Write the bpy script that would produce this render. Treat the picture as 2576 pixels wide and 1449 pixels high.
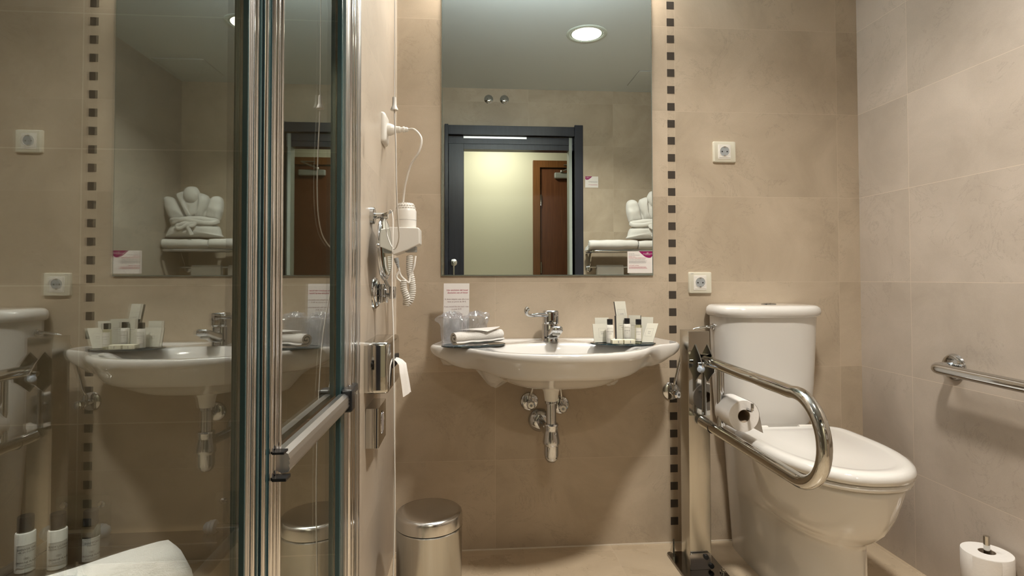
import bpy, math, random
from math import sin, cos, pi, radians, sqrt, atan2, exp
from mathutils import Vector, Matrix
random.seed(7)
for o in list(bpy.data.objects): bpy.data.objects.remove(o)
SC = bpy.context.scene
COL = SC.collection
# ------------------------------------------------------------------ camera
cd = bpy.data.cameras.new('camera'); CAM = bpy.data.objects.new('camera', cd); COL.objects.link(CAM)
CAM_Y, CAM_Z = -2.021, .974
yaw, pitch, roll = .0751, .0227, -.0020
F = Vector((sin(yaw)*cos(pitch), cos(yaw)*cos(pitch), sin(pitch)))
Rv = Vector((cos(yaw), -sin(yaw), 0)); Uv = Rv.cross(F)
R2 = Rv*cos(roll) + Uv*sin(roll); U2 = -Rv*sin(roll) + Uv*cos(roll)
CAM.matrix_world = Matrix(((R2.x, U2.x, -F.x, 0), (R2.y, U2.y, -F.y, CAM_Y), (R2.z, U2.z, -F.z, CAM_Z), (0, 0, 0, 1)))
cd.sensor_width = 36; cd.lens = 1400*36/2576; cd.shift_y = -(724.5-668.5)/2576
cd.clip_start = .01; cd.clip_end = 50
SC.camera = CAM
# ------------------------------------------------------------------ world, exposure
wd = bpy.data.worlds.new('world'); SC.world = wd; wd.use_nodes = True
wd.node_tree.nodes['Background'].inputs[0].default_value = (.9, .93, 1, 1)
wd.node_tree.nodes['Background'].inputs[1].default_value = .02
SC.view_settings.view_transform = 'Standard'; SC.view_settings.look = 'None'
SC.view_settings.gamma = 1; SC.view_settings.use_curve_mapping = False
SC.view_settings.exposure = 0.09
SC.cycles.max_bounces = 12; SC.cycles.diffuse_bounces = 6; SC.cycles.glossy_bounces = 8
SC.cycles.transmission_bounces = 8; SC.cycles.transparent_max_bounces = 16
SC.cycles.caustics_reflective = False; SC.cycles.caustics_refractive = False
SC.cycles.blur_glossy = 1.0
# ------------------------------------------------------------------ lights
def area(name, shape, sx, sy, loc, direction, power, color, spread=180):
    l = bpy.data.lights.new(name, 'AREA'); l.shape = shape; l.size = sx
    if shape in ('RECTANGLE', 'ELLIPSE'): l.size_y = sy
    l.energy = power; l.color = color; l.spread = radians(spread)
    o = bpy.data.objects.new(name, l); COL.objects.link(o); o.location = loc
    o.rotation_euler = Vector(direction).to_track_quat('-Z', 'Y').to_euler()
    return o
LX, LY, CEIL = .668, -1.12, 2.378
area('ceiling_lamp_light', 'DISK', .17, .17, (LX, LY, CEIL-.006), (0, 0, -1), 23, (1, .94, .85), 128)
area('mirror_lamp_light_down', 'RECTANGLE', .74, .05, (.29, -.075, 2.098), (0, -.35, -1), 5.5, (1, .90, .78))
area('mirror_lamp_light_up', 'RECTANGLE', .74, .05, (.29, -.075, 2.152), (0, -.5, 1), 20.0, (.84, .93, 1))
area('hall_lamp_light', 'DISK', .2, .2, (.25, -3.0, 2.39), (0, -.15, -1), 16, (1, .93, .80))
area('shower_fill_light', 'DISK', .07, .07, (-.70, -1.22, CEIL-.006), (0, .0, -1), 4.2, (1, .93, .87), 33)  # added fill that brightens the bottles and towel; no known lamp here
# ------------------------------------------------------------------ mesh helper
def cr(P, n, closed=False):
    """Catmull-Rom through points, n steps per span."""
    P = [Vector(p) for p in P]; out = []; N = len(P)
    for i in range(N if closed else N-1):
        if closed: a, b, c, d = P[i-1], P[i], P[(i+1) % N], P[(i+2) % N]
        else: a, b, c, d = P[max(i-1, 0)], P[i], P[i+1], P[min(i+2, N-1)]
        for k in range(n):
            t = k/n
            out.append(.5*((2*b) + (c-a)*t + (2*a-5*b+4*c-d)*t*t + (3*b-a-3*c+d)*t**3))
    if not closed: out.append(P[-1])
    return out
class M:
    def __init__(s): s.v = []; s.f = []
    def add(s, v, f):
        k = len(s.v); s.v += [tuple(p) for p in v]; s.f += [tuple(i+k for i in q) for q in f]; return s
    def box(s, x0, x1, y0, y1, z0, z1):
        return s.add([(x0,y0,z0),(x1,y0,z0),(x1,y1,z0),(x0,y1,z0),(x0,y0,z1),(x1,y0,z1),(x1,y1,z1),(x0,y1,z1)],
                     [(0,3,2,1),(4,5,6,7),(0,1,5,4),(1,2,6,5),(2,3,7,6),(3,0,4,7)])
    def prism(s, poly, ax, a, b):
        """poly: 2D points; ax: extrusion axis; the 2D pair is the other two axes in xyz order."""
        def P(p, t):
            q = [p[0], p[1]]; q.insert(ax, t); return tuple(q)
        n = len(poly)
        return s.add([P(p, a) for p in poly]+[P(p, b) for p in poly],
                     [tuple(range(n-1, -1, -1)), tuple(range(n, 2*n))]+[(i, (i+1) % n, n+(i+1) % n, n+i) for i in range(n)])
    def loft(s, rings, cap=True, closed_u=True):
        n = len(rings[0]); v = [p for r in rings for p in r]; f = []
        for j in range(len(rings)-1):
            for i in range(n if closed_u else n-1):
                i2 = (i+1) % n; f.append((j*n+i, j*n+i2, (j+1)*n+i2, (j+1)*n+i))
        if cap:
            f.append(tuple(range(n-1, -1, -1))); f.append(tuple((len(rings)-1)*n+i for i in range(n)))
        return s.add(v, f)
    def tube(s, pts, r, n=12, cap=True, flat=1.0, up=None):
        P = [Vector(p) for p in pts]; R = r if isinstance(r, (list, tuple)) else [r]*len(P); rings = []
        T = [(P[min(i+1, len(P)-1)]-P[max(i-1, 0)]).normalized() for i in range(len(P))]
        N = Vector(up) if up else (Vector((0, 0, 1)) if abs(T[0].z) < .9 else Vector((1, 0, 0)))
        N = (N-T[0]*N.dot(T[0])).normalized()
        for i, p in enumerate(P):
            N = (N-T[i]*N.dot(T[i])).normalized(); B = T[i].cross(N)
            rings.append([p+(N*cos(2*pi*k/n)*flat+B*sin(2*pi*k/n))*R[i] for k in range(n)])
        return s.loft(rings, cap)
    def lathe(s, prof, c=(0, 0, 0), d=(0, 0, 1), n=32, sx=1, sy=1, cap=True):
        c = Vector(c); d = Vector(d).normalized()
        u = Vector((1, 0, 0)) if abs(d.x) < .9 else Vector((0, 1, 0)); u = (u-d*u.dot(d)).normalized(); w = d.cross(u)
        return s.loft([[c+d*z+(u*cos(2*pi*k/n)*sx+w*sin(2*pi*k/n)*sy)*max(r, 1e-5) for k in range(n)] for r, z in prof], cap)
    def pillow(s, outline, c, ux, uz, un, th, back=.3, rings=9, bump=None, pw=.5):
        """puffy closed shape from a 2D outline: ux, uz in-plane axes, un the normal; th thickness."""
        c = Vector(c); ux = Vector(ux); uz = Vector(uz); un = Vector(un)
        cx = sum(p[0] for p in outline)/len(outline); cz = sum(p[1] for p in outline)/len(outline)
        n = len(outline)
        def ring(t, side):
            R = []
            for (x, z) in outline:
                X = cx+(x-cx)*t; Z = cz+(z-cz)*t; h = (max(0, 1-t**2.6))**pw*th
                h = h*(1 if side > 0 else -back)
                if bump and side > 0: h += bump(X, Z)*(1-t**6)
                R.append(c+ux*X+uz*Z+un*h)
            return R
        T = [1-((1-k/rings)**1.6) for k in range(1, rings+1)]
        rs = [ring(t, 1) for t in T]+[ring(t, -1) for t in T[-2::-1]]
        return s.loft(rs, True)
    def torus(s, c, d, R, r, n=40, m=10, a0=0, a1=2*pi):
        c = Vector(c); d = Vector(d).normalized()
        u = Vector((0, 0, 1)) if abs(d.z) < .9 else Vector((1, 0, 0)); u = (u-d*u.dot(d)).normalized(); w = d.cross(u)
        full = abs(a1-a0-2*pi) < 1e-6; rings = []
        for i in range(n if full else n+1):
            a = a0+(a1-a0)*i/n; e = u*cos(a)+w*sin(a)
            rings.append([c+e*(R+r*cos(2*pi*k/m))+d*r*sin(2*pi*k/m) for k in range(m)])
        if full: rings.append(rings[0])
        return s.loft(rings, not full)
    def ball(s, c, r, sx=1, sy=1, sz=1, n=20):
        c = Vector(c)
        return s.loft([[c+Vector((cos(2*pi*k/n)*sin(a)*sx, sin(2*pi*k/n)*sin(a)*sy, -cos(a)*sz))*r for k in range(n)]
                       for a in [max(.02, pi*j/12) if j < 12 else pi-.02 for j in range(13)]])
    def map(s, f): s.v = [tuple(f(Vector(p))) for p in s.v]; return s
def place(c, ux, uy, uz=None):
    c = Vector(c); ux = Vector(ux).normalized(); uy = Vector(uy).normalized(); uz = Vector(uz).normalized() if uz else ux.cross(uy)
    return lambda p: c+ux*p.x+uy*p.y+uz*p.z
BASE = {}
def mesh(name, m, mat, smooth=38, bevel=0, bseg=2, sub=0):
    me = bpy.data.meshes.new(name); me.from_pydata(m.v, [], m.f); me.validate(); me.update()
    me.materials.append(mat)
    o = bpy.data.objects.new(name, me); COL.objects.link(o)
    if smooth: me.shade_smooth(); me.set_sharp_from_angle(angle=radians(smooth))
    if bevel:
        b = o.modifiers.new('bevel', 'BEVEL'); b.width = bevel; b.segments = bseg; b.limit_method = 'ANGLE'; b.angle_limit = radians(40)
    if sub:
        b = o.modifiers.new('subdivision', 'SUBSURF'); b.levels = sub; b.render_levels = sub
    return o
def wloc(o): return BASE.get(o.name, Vector((0, 0, 0)))
def thing(name, label, cat, loc, group=None):
    o = bpy.data.objects.new(name, None); COL.objects.link(o); o.location = loc; o.empty_display_size = .05
    o['label'] = label; o['category'] = cat
    if group: o['group'] = group
    BASE[o.name] = Vector(loc); return o
def part(name, m, mat, parent, label=None, **k):
    b = wloc(parent); m.map(lambda p: p-b)
    o = mesh(name, m, mat, **k); o.parent = parent; BASE[o.name] = b
    if label: o['label'] = label
    return o
def solo(name, m, mat, label, cat, group=None, **k):
    xs = [p[0] for p in m.v]; ys = [p[1] for p in m.v]; zs = [p[2] for p in m.v]
    b = Vector(((min(xs)+max(xs))/2, (min(ys)+max(ys))/2, min(zs))); m.map(lambda p: p-b)
    o = mesh(name, m, mat, **k); o.location = b; BASE[o.name] = b
    o['label'] = label; o['category'] = cat
    if group: o['group'] = group
    return o
def struct(name, m, mat, parent=None, **k):
    k.setdefault('smooth', 0)
    o = mesh(name, m, mat, **k)
    if parent: o.parent = parent
    else: o['kind'] = 'structure'
    return o
def text(string, size, align='CENTER', shear=0, extrude=.0001, spacing=1, bold=0):
    """text as mesh data in the xy plane, baseline at y=0"""
    cu = bpy.data.curves.new('t', 'FONT'); cu.body = string; cu.size = size; cu.align_x = align; cu.shear = shear
    cu.space_character = spacing; cu.resolution_u = 2; cu.extrude = extrude; cu.offset = bold
    ob = bpy.data.objects.new('t', cu); COL.objects.link(ob); me = bpy.data.meshes.new_from_object(ob)
    m = M().add([tuple(v.co) for v in me.vertices], [tuple(p.vertices) for p in me.polygons])
    bpy.data.objects.remove(ob); bpy.data.curves.remove(cu); bpy.data.meshes.remove(me); return m
def join(*ms):
    r = M()
    for m in ms: r.add(m.v, m.f)
    return r
def rrect(x0, x1, y0, y1, r, n=5):
    out = []
    for cx, cy, a in ((x1-r, y1-r, 0), (x0+r, y1-r, pi/2), (x0+r, y0+r, pi), (x1-r, y0+r, 3*pi/2)):
        out += [(cx+r*cos(a+pi/2*k/n), cy+r*sin(a+pi/2*k/n)) for k in range(n+1)]
    return out
# ------------------------------------------------------------------ materials
def newmat(name):
    m = bpy.data.materials.new(name); m.use_nodes = True; nt = m.node_tree
    return m, nt, nt.nodes['Principled BSDF']
def sok(nt, s, v):
    if isinstance(v, (int, float)): s.default_value = v
    elif isinstance(v, (tuple, list)): s.default_value = tuple(v)+((1,) if len(v) == 3 and s.type == 'RGBA' else ())
    else: nt.links.new(v, s)
def nd(nt, t, ins={}, out=0, **props):
    n = nt.nodes.new(t)
    for k, v in props.items(): setattr(n, k, v)
    for k, v in ins.items(): sok(nt, n.inputs[k], v)
    return n.outputs[out]
def mth(nt, op, a, b=0, c=0): return nd(nt, 'ShaderNodeMath', {0: a, 1: b, 2: c}, operation=op)
def mixc(nt, f, a, b, mode='MIX'): return nd(nt, 'ShaderNodeMix', {0: f, 6: a, 7: b}, out=2, data_type='RGBA', blend_type=mode)
def plain(name, col, rough=.5, metal=0, spec=.5, coat=0, bump=None, sheen=0, trans=0, ior=1.45, emit=None, sss=0):
    m, nt, b = newmat(name)
    b.inputs['Base Color'].default_value = (*col, 1); b.inputs['Roughness'].default_value = rough
    b.inputs['Metallic'].default_value = metal; b.inputs['Specular IOR Level'].default_value = spec
    b.inputs['Coat Weight'].default_value = coat; b.inputs['Coat Roughness'].default_value = .03
    b.inputs['Sheen Weight'].default_value = sheen; b.inputs['Transmission Weight'].default_value = trans; b.inputs['IOR'].default_value = ior
    if sss: b.inputs['Subsurface Weight'].default_value = sss; b.inputs['Subsurface Radius'].default_value = (.01, .01, .01)
    tc = nd(nt, 'ShaderNodeTexCoord', out=3)
    if bump:
        sc, st, dist = bump
        nz = nd(nt, 'ShaderNodeTexNoise', {'Vector': tc, 'Scale': sc, 'Detail': 4, 'Roughness': .6})
        bp = nd(nt, 'ShaderNodeBump', {'Height': nz, 'Strength': st, 'Distance': dist}); nt.links.new(bp, b.inputs['Normal'])
        v = mixc(nt, mth(nt, 'MULTIPLY', nz, .35), col, tuple(c*.8 for c in col)); nt.links.new(v, b.inputs['Base Color'])
    elif not metal:
        nz = nd(nt, 'ShaderNodeTexNoise', {'Vector': tc, 'Scale': 30, 'Detail': 2})
        v = mth(nt, 'MULTIPLY_ADD', nz, .04, rough-.02); nt.links.new(v, b.inputs['Roughness'])
    if emit: b.inputs['Emission Color'].default_value = (*emit[0], 1); b.inputs['Emission Strength'].default_value = emit[1]
    return m
def brushed(name, col, rough, axis):
    m, nt, b = newmat(name); b.inputs['Metallic'].default_value = 1
    tc = nd(nt, 'ShaderNodeTexCoord', out=3); s = [220, 220, 220]; s[axis] = 3
    mp = nd(nt, 'ShaderNodeMapping', {'Vector': tc, 'Scale': tuple(s)})
    nz = nd(nt, 'ShaderNodeTexNoise', {'Vector': mp, 'Scale': 1, 'Detail': 3})
    nt.links.new(mixc(nt, nz, tuple(c*.86 for c in col), col), b.inputs['Base Color'])
    nt.links.new(mth(nt, 'MULTIPLY_ADD', nz, .12, rough-.06), b.inputs['Roughness']); return m
def tile(name, axis, joints, z0=-.001, pitch=.32, A=(.56, .465, .355), B=(.43, .35, .26), lw=.0008, lm=.30, hax=2, rough=.34, grout=(.70, .60, .47)):
    """glazed stone-look tiles: joints at listed positions along 'axis', rows every pitch along 'hax'."""
    m, nt, b = newmat(name)
    tc = nd(nt, 'ShaderNodeTexCoord', out=3); sp = nt.nodes.new('ShaderNodeSeparateXYZ'); nt.links.new(tc, sp.inputs[0])
    u = sp.outputs[axis]; h = sp.outputs[hax]
    row = mth(nt, 'DIVIDE', mth(nt, 'SUBTRACT', h, z0), pitch)
    fr = mth(nt, 'FRACT', row); fl = mth(nt, 'FLOOR', row)
    d = mth(nt, 'MULTIPLY', mth(nt, 'MINIMUM', fr, mth(nt, 'SUBTRACT', 1, fr)), pitch); seg = 0
    for j in joints:
        d = mth(nt, 'MINIMUM', d, mth(nt, 'ABSOLUTE', mth(nt, 'SUBTRACT', u, j)))
        seg = mth(nt, 'ADD', seg, mth(nt, 'GREATER_THAN', u, j))
    line = mth(nt, 'LESS_THAN', d, lw)
    cell = nd(nt, 'ShaderNodeCombineXYZ', {0: seg, 1: fl, 2: .5})
    wn = nd(nt, 'ShaderNodeTexWhiteNoise', {'Vector': cell}, out=1, noise_dimensions='3D')
    wv = nd(nt, 'ShaderNodeTexWhiteNoise', {'Vector': cell}, out=0, noise_dimensions='3D')
    off = nd(nt, 'ShaderNodeVectorMath', {0: tc, 1: nd(nt, 'ShaderNodeVectorMath', {0: wn, 3: 9.0}, operation='SCALE')}, operation='ADD')
    n1 = nd(nt, 'ShaderNodeTexNoise', {'Vector': off, 'Scale': 3.2, 'Detail': 6, 'Roughness': .62, 'Distortion': .6})
    n2 = nd(nt, 'ShaderNodeTexNoise', {'Vector': off, 'Scale': 380, 'Detail': 2})
    n3 = nd(nt, 'ShaderNodeTexNoise', {'Vector': off, 'Scale': 5.5, 'Detail': 8, 'Roughness': .7, 'Distortion': 1.2})
    vein = mth(nt, 'SUBTRACT', 1, mth(nt, 'MULTIPLY', mth(nt, 'ABSOLUTE', mth(nt, 'SUBTRACT', n3, .5)), 90)); vein = mth(nt, 'MAXIMUM', vein, 0)
    gate = nd(nt, 'ShaderNodeTexNoise', {'Vector': off, 'Scale': 4, 'Detail': 1}); gate = mth(nt, 'GREATER_THAN', gate, .54)
    t = nd(nt, 'ShaderNodeMapRange', {0: n1, 1: .34, 2: .68, 3: 0, 4: 1})
    c = mixc(nt, t, B, A); c = mixc(nt, mth(nt, 'MULTIPLY', n2, .22), c, tuple(x*.55 for x in B))
    c = mixc(nt, mth(nt, 'MULTIPLY', mth(nt, 'MULTIPLY', vein, gate), .30), c, tuple(x*.5 for x in B))
    k = mth(nt, 'MULTIPLY_ADD', wv, .07, .965)
    c = nd(nt, 'ShaderNodeVectorMath', {0: c, 3: k}, operation='SCALE')
    c = mixc(nt, mth(nt, 'MULTIPLY', line, lm), c, grout)
    nt.links.new(c, b.inputs['Base Color'])
    nt.links.new(mth(nt, 'MULTIPLY_ADD', n1, .12, rough-.06), b.inputs['Roughness'])
    b.inputs['Specular IOR Level'].default_value = .35
    bp = nd(nt, 'ShaderNodeBump', {'Height': mth(nt, 'MULTIPLY_ADD', line, -.12, mth(nt, 'MULTIPLY', n1, .3)), 'Strength': .2, 'Distance': .001})
    nt.links.new(bp, b.inputs['Normal']); return m
def glass_mat(name, tint, f0, rough=0.0, body=0):
    """clear slab: each surface reflects by its angle, the rest passes through with the glass's tint"""
    m, nt, b = newmat(name); nt.nodes.remove(b); out = nt.nodes['Material Output']
    g = nt.nodes.new('ShaderNodeNewGeometry')
    dt = nd(nt, 'ShaderNodeVectorMath', {0: g.outputs['Normal'], 1: g.outputs['Incoming']}, out=1, operation='DOT_PRODUCT')
    cth = mth(nt, 'ABSOLUTE', dt); p = mth(nt, 'POWER', mth(nt, 'SUBTRACT', 1, cth), 5)
    R = mth(nt, 'MULTIPLY_ADD', p, 1-f0, f0)
    tr = nd(nt, 'ShaderNodeBsdfTransparent', {0: tint}); gl = nd(nt, 'ShaderNodeBsdfGlossy', {0: (.95, .97, .95), 'Roughness': rough})
    s = nd(nt, 'ShaderNodeMixShader', {0: R, 1: tr, 2: gl})
    if body: s = nd(nt, 'ShaderNodeMixShader', {0: body, 1: s, 2: nd(nt, 'ShaderNodeBsdfTranslucent', {0: (.9, .9, .92)})})
    nt.links.new(s, out.inputs[0]); return m
CHROME = plain('chrome', (.58, .59, .60), .05, 1)
STEEL = brushed('brushed_steel', (.58, .56, .51), .22, 2)
STEELY = brushed('brushed_steel_flat', (.62, .60, .56), .26, 0)
POLISH = plain('polished_steel', (.56, .55, .52), .06, 1)
ALU = plain('anodised_aluminium', (.76, .75, .75), .10, 1)
ALU2 = plain('satin_aluminium', (.70, .69, .69), .28, 1)
DARKSEAL = plain('dark_seal', (.035, .075, .080), .12)
BLACK = plain('black_plastic', (.012, .013, .015), .25)
CERAM = plain('white_ceramic', (.66, .64, .61), .08, 0, .5, .6)
WPLAST = plain('white_plastic', (.74, .71, .66), .30)
WPLAST2 = plain('warm_white_plastic', (.62, .59, .49), .35)
HOLE = plain('dark_hole', (.02, .018, .016), .6)
GREYP = plain('grey_plastic', (.35, .37, .38), .35)
RUBBER = plain('blue_grey_rubber', (.38, .43, .50), .35)
TERRY = plain('terry_cotton', (.78, .75, .71), .95, bump=(420, .8, .004), sheen=.4)
PAPER = plain('white_paper', (.74, .70, .67), .7)
TISSUE = plain('tissue_paper', (.78, .75, .72), .9, bump=(160, .25, .002))
CARDB = plain('cream_card', (.68, .66, .57), .6)
SOAPW = plain('soap_wrapper', (.74, .71, .56), .5)
INK = plain('dark_ink', (.10, .09, .10), .7)
GREYINK = plain('grey_ink', (.30, .29, .29), .7)
REDINK = plain('maroon_ink', (.45, .12, .16), .7)
PURPLE = plain('purple_print', (.26, .004, .10), .4)
NAVY = plain('dark_navy_card', (.012, .022, .035), .3)
TRAYG = plain('dark_smoked_glass', (.006, .022, .030), .05, coat=1)
CEILM = plain('ceiling_paint', (.64, .68, .68), .8)
MIRR = plain('mirror_silver', (.74, .80, .77), .0, 1)
MEDGE = plain('mirror_edge', (.30, .36, .33), .2, .6)
GLASS = glass_mat('shower_glass', (.80, .835, .815), .24)
CLEARP = glass_mat('clear_acrylic', (.93, .95, .93), .07)
CLEARG = glass_mat('drinking_glass', (.95, .96, .97), .06)
FILM = glass_mat('crinkled_film', (.95, .95, .97), .12, .12, body=.16)
LOTION = plain('lotion_bottle', (.82, .80, .74), .25)
SHAMP = glass_mat('shampoo_bottle', (.92, .90, .78), .07)
LABELM = plain('bottle_label', (.80, .78, .72), .5)
def wood(name, c1, c2, rough=.35, axis=2):
    m, nt, b = newmat(name); tc = nd(nt, 'ShaderNodeTexCoord', out=3); s = [90, 90, 90]; s[axis] = 4
    mp = nd(nt, 'ShaderNodeMapping', {'Vector': tc, 'Scale': tuple(s)})
    nz = nd(nt, 'ShaderNodeTexNoise', {'Vector': mp, 'Scale': 1, 'Detail': 5, 'Distortion': .3})
    nt.links.new(mixc(nt, nz, c1, c2), b.inputs['Base Color']); b.inputs['Roughness'].default_value = rough; return m
WOOD = wood('brown_wood', (.045, .014, .006), (.20, .075, .03))
WOODF = wood('brown_wood_frame', (.09, .035, .008), (.24, .10, .03))
WENGE = wood('dark_wenge', (.008, .009, .014), (.034, .036, .052), .3)
HALLM = plain('hall_paint', (.62, .60, .46), .7)
LAMPD = plain('lamp_diffuser', (.9, .9, .88), .4, emit=((1, .92, .80), 14))
# ------------------------------------------------------------------ the room
XL, XR, YF, YS, SXL = -.27, 1.487, -2.08, -.655, -1.25
SQX = .7505
BACKJ = [.0905, .7355, .7655, 1.4015]
struct('wall_back', M().box(-.60, XR+.1, 0, .1, -.1, 2.6), tile('tile_back', 0, BACKJ))
struct('wall_left', M().box(XL-.02, XL, YS, 0, -.1, 2.6), tile('tile_left', 1, [-.64], A=(.57, .49, .40), B=(.46, .39, .31)))  # paler, greyer tiles: the less yellow light here is put into the colour
struct('wall_shower', M().box(SXL-.1, XL-.02, YS, YS+.02, -.1, 2.6), tile('tile_shower', 0, [-.905, -.265], lw=.0014, lm=.75))
struct('wall_shower_side', M().box(SXL-.1, SXL, -2.3, YS, -.1, 2.6), tile('tile_shower_side', 1, [-1.3, -1.94]))
struct('wall_right', M().box(XR, XR+.1, -2.3, 0, -.1, 2.6), tile('tile_right', 1, [-.243, -.883, -1.523], A=(.51, .44, .37), B=(.41, .35, .29), lm=.5))  # greyer than the back tiles: less warm lamp light painted into the colour
OX0, OX1, OZ = -.159, .775, 2.03
struct('wall_front', M().box(SXL-.1, OX0, YF-.12, YF, -.1, 2.6).box(OX1, XR, YF-.12, YF, -.1, 2.6).box(OX0, OX1, YF-.12, YF, OZ, 2.6),
       tile('tile_front', 0, [-.85, -.21, .43, 1.07], z0=.04))
struct('floor', M().box(SXL-.1, XR+.1, -3.7, .1, -.12, 0), tile('tile_floor', 0, [-1.09, -.77, -.45, -.13, .19, .51, .83, 1.15, 1.47], z0=-.038, hax=1, A=(.66, .54, .39), B=(.54, .43, .30), rough=.28))
struct('ceiling', M().box(SXL-.1, XR+.1, YF-.12, .1, CEIL, CEIL+.1), CEILM)
# mosaic strip set in the back wall
SQ = plain('dark_mosaic', (.055, .045, .036), .3, bump=(260, .3, .001))
ms = M()
for k in range(-1, 36):
    zc = .959+.0165+(k-15)*.064
    if zc-.0142 > .003: ms.box(SQX-.0140, SQX+.0140, -.0008, .002, zc-.0142, zc+.0142)
struct('trim_1', ms, SQ)
# silicone bead in the left corner and thin grout line at the floor
struct('trim_2', M().box(XL, XL+.006, -.006, 0, 0, CEIL), plain('silicone', (.72, .65, .56), .4))
struct('trim_3', M().box(XL, XR, -.003, 0, 0, .004), plain('grout_line', (.72, .65, .55), .6))
# hall beyond the door
struct('wall_hall', M().box(-1.6, 2.2, -3.56, -3.50, -.1, 2.6).box(-1.6, -1.5, -3.5, YF-.12, -.1, 2.6).box(2.1, 2.2, -3.5, YF-.12, -.1, 2.6).box(-1.5, 2.1, YF-.13, YF-.1201, OZ+.08, 2.6), HALLM)
struct('ceiling_hall', M().box(-1.6, 2.2, -3.5, YF-.12, 2.40, 2.5), CEILM)
# ------------------------------------------------------------------ shower enclosure
GX = -.2785
t = thing('shower_enclosure', 'framed glass shower screen with silver aluminium uprights on the left', 'shower screen', (GX, -1.0, 0))
YM0, YM1 = -1.330, -1.204
part('glass_panel', M().box(GX-.002, GX+.002, -2.04, YM0+.004, .05, 1.96), GLASS, t, smooth=0)
part('door_glass', M().box(GX-.002, GX+.002, YM1-.004, -.848, .735, 1.96), GLASS, t, smooth=0)
part('door_glass', M().box(GX-.002, GX+.002, YM1-.004, -.848, .05, .715), GLASS, t, smooth=0)
def upright(name, y0, y1, ridges, mat, x0=-.2745, x1=-.2655, lab=None):
    """extruded upright whose room side is shaped by ridges: (fraction from, to, height, roundness)"""
    P = [(x0, y1), (x0, y0)]
    for a, b, h, rnd in ridges:
        n = 8 if rnd else 1
        for i in range(n+1):
            u = i/n; e = (1-abs(2*u-1)**2.4)**.5 if rnd else 1
            P.append((x1-.004+h*(e if rnd else 1), y0+(y1-y0)*(a+(b-a)*u)))
    return part(name, M().prism(P, 2, .0, 2.0), mat, t, smooth=40, label=lab)
D, A_ = DARKSEAL, ALU
upright('seal', -1.3300, -1.3265, [(0, 1, .001, 0)], D)
upright('mullion', -1.3265, -1.3169, [(0, .5, .003, 1), (.5, 1, .0035, 1)], ALU2)
upright('seal', -1.3169, -1.3116, [(0, 1, -.001, 0)], D)
upright('mullion', -1.3116, -1.3003, [(0, .25, .002, 0), (.25, 1, .004, 1)], A_)
upright('seal', -1.3003, -1.2784, [(0, .35, -.001, 0), (.35, .5, .002, 1), (.5, 1, -.001, 0)], D)
upright('seal', -1.2784, -1.2736, [(0, 1, -.003, 0)], BLACK)
upright('mullion', -1.2736, -1.2639, [(0, .8, .004, 1), (.8, 1, .001, 0)], A_)
upright('seal', -1.2639, -1.2477, [(0, .3, -.001, 0), (.3, .6, .001, 1), (.6, 1, -.002, 0)], D)
upright('door_stile', -1.2477, YM1, [(0, .06, .001, 0), (.06, .30, .004, 1), (.30, .36, .001, 0), (.36, .52, .004, 1), (.52, .60, .001, 0), (.60, .68, .003, 0), (.68, .90, .0055, 1), (.90, 1, .001, 0)], A_)
upright('seal', -.852, -.826, [(0, .4, .001, 1), (.4, 1, -.001, 0)], D, x1=-.262)
upright('door_stile', -.826, -.778, [(0, .3, .003, 0), (.3, .36, .001, 0), (.36, 1, .004, 1)], ALU2, x1=-.262)
upright('door_stile', -.778, -.712, [(0, .45, .0065, 1), (.45, .52, .001, 0), (.52, 1, .0050, 1)], A_, x1=-.262)
upright('seal', -.712, -.700, [(0, 1, -.002, 0)], D, x1=-.262)
upright('wall_profile', -.700, YS, [(0, .3, .002, 0), (.3, .36, 0, 0), (.36, 1, .004, 1)], ALU2, x0=-.30, x1=-.262)
part('top_rail', M().box(GX-.02, GX+.02, -2.07, YS, 1.965, 2.01), ALU, t, smooth=0, bevel=.003)
part('bottom_rail', M().box(GX-.018, GX+.018, -2.07, YS, .0, .045), ALU, t, smooth=0, bevel=.003)
# the rail between upper and lower leaf
rail = [(-.268, .712), (-.258, .7065), (-.2495, .708), (-.2475, .713), (-.249, .718), (-.2475, .7195), (-.249, .7245), (-.2475, .726), (-.250, .733), (-.258, .7375), (-.268, .737)]
part('door_rail', M().prism([(p[0], p[1]) for p in rail], 1, -1.228, -.845), ALU2, t, label='horizontal silver rail across the door', smooth=20)
part('rail_bracket', join(M().box(-.266, -.243, -.848, -.812, .698, .745), M().box(-.264, -.252, -.812, -.735, .722, .740)), BLACK, t, label='black plastic bracket', smooth=0, bevel=.004)
part('rail_bracket', M().box(-.2655, -.247, -1.246, -1.226, .7015, .7055), BLACK, t)
part('rail_bracket', M().box(-.2655, -.250, -1.246, -1.228, .7375, .7405), BLACK, t)

# ------------------------------------------------------------------ mirror
MX0, MX1, MZ0, MZ1 = -.103, .676, .984, 2.055
t = thing('wall_mirror', 'large frameless rectangular mirror on the wall above the washbasin', 'mirror', ((MX0+MX1)/2, 0, MZ0))
part('mirror_glass', M().box(MX0+.003, MX1-.003, -.0072, -.0070, MZ0+.003, MZ1-.003).box(MX0+.003, MX1-.003, -.0070, -.003, MZ0+.003, MZ1-.003), MIRR, t, smooth=0)
part('bevelled_edge', M().prism([(MX0, MZ0), (MX1, MZ0), (MX1, MZ1), (MX0, MZ1)], 1, -.0062, -.0004), MEDGE, t, smooth=0)
# mirror lamp
t = thing('mirror_lamp', 'slim linear lamp fixed to the wall above the mirror', 'wall lamp', (.29, 0, 2.08))
part('lamp_body', M().box(-.10, .68, -.03, 0, 2.075, 2.175), ALU2, t, smooth=0, bevel=.003)
part('lamp_shade', M().box(-.09, .67, -.11, -.03, 2.105, 2.145), LAMPD, t, smooth=0, bevel=.01)
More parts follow.
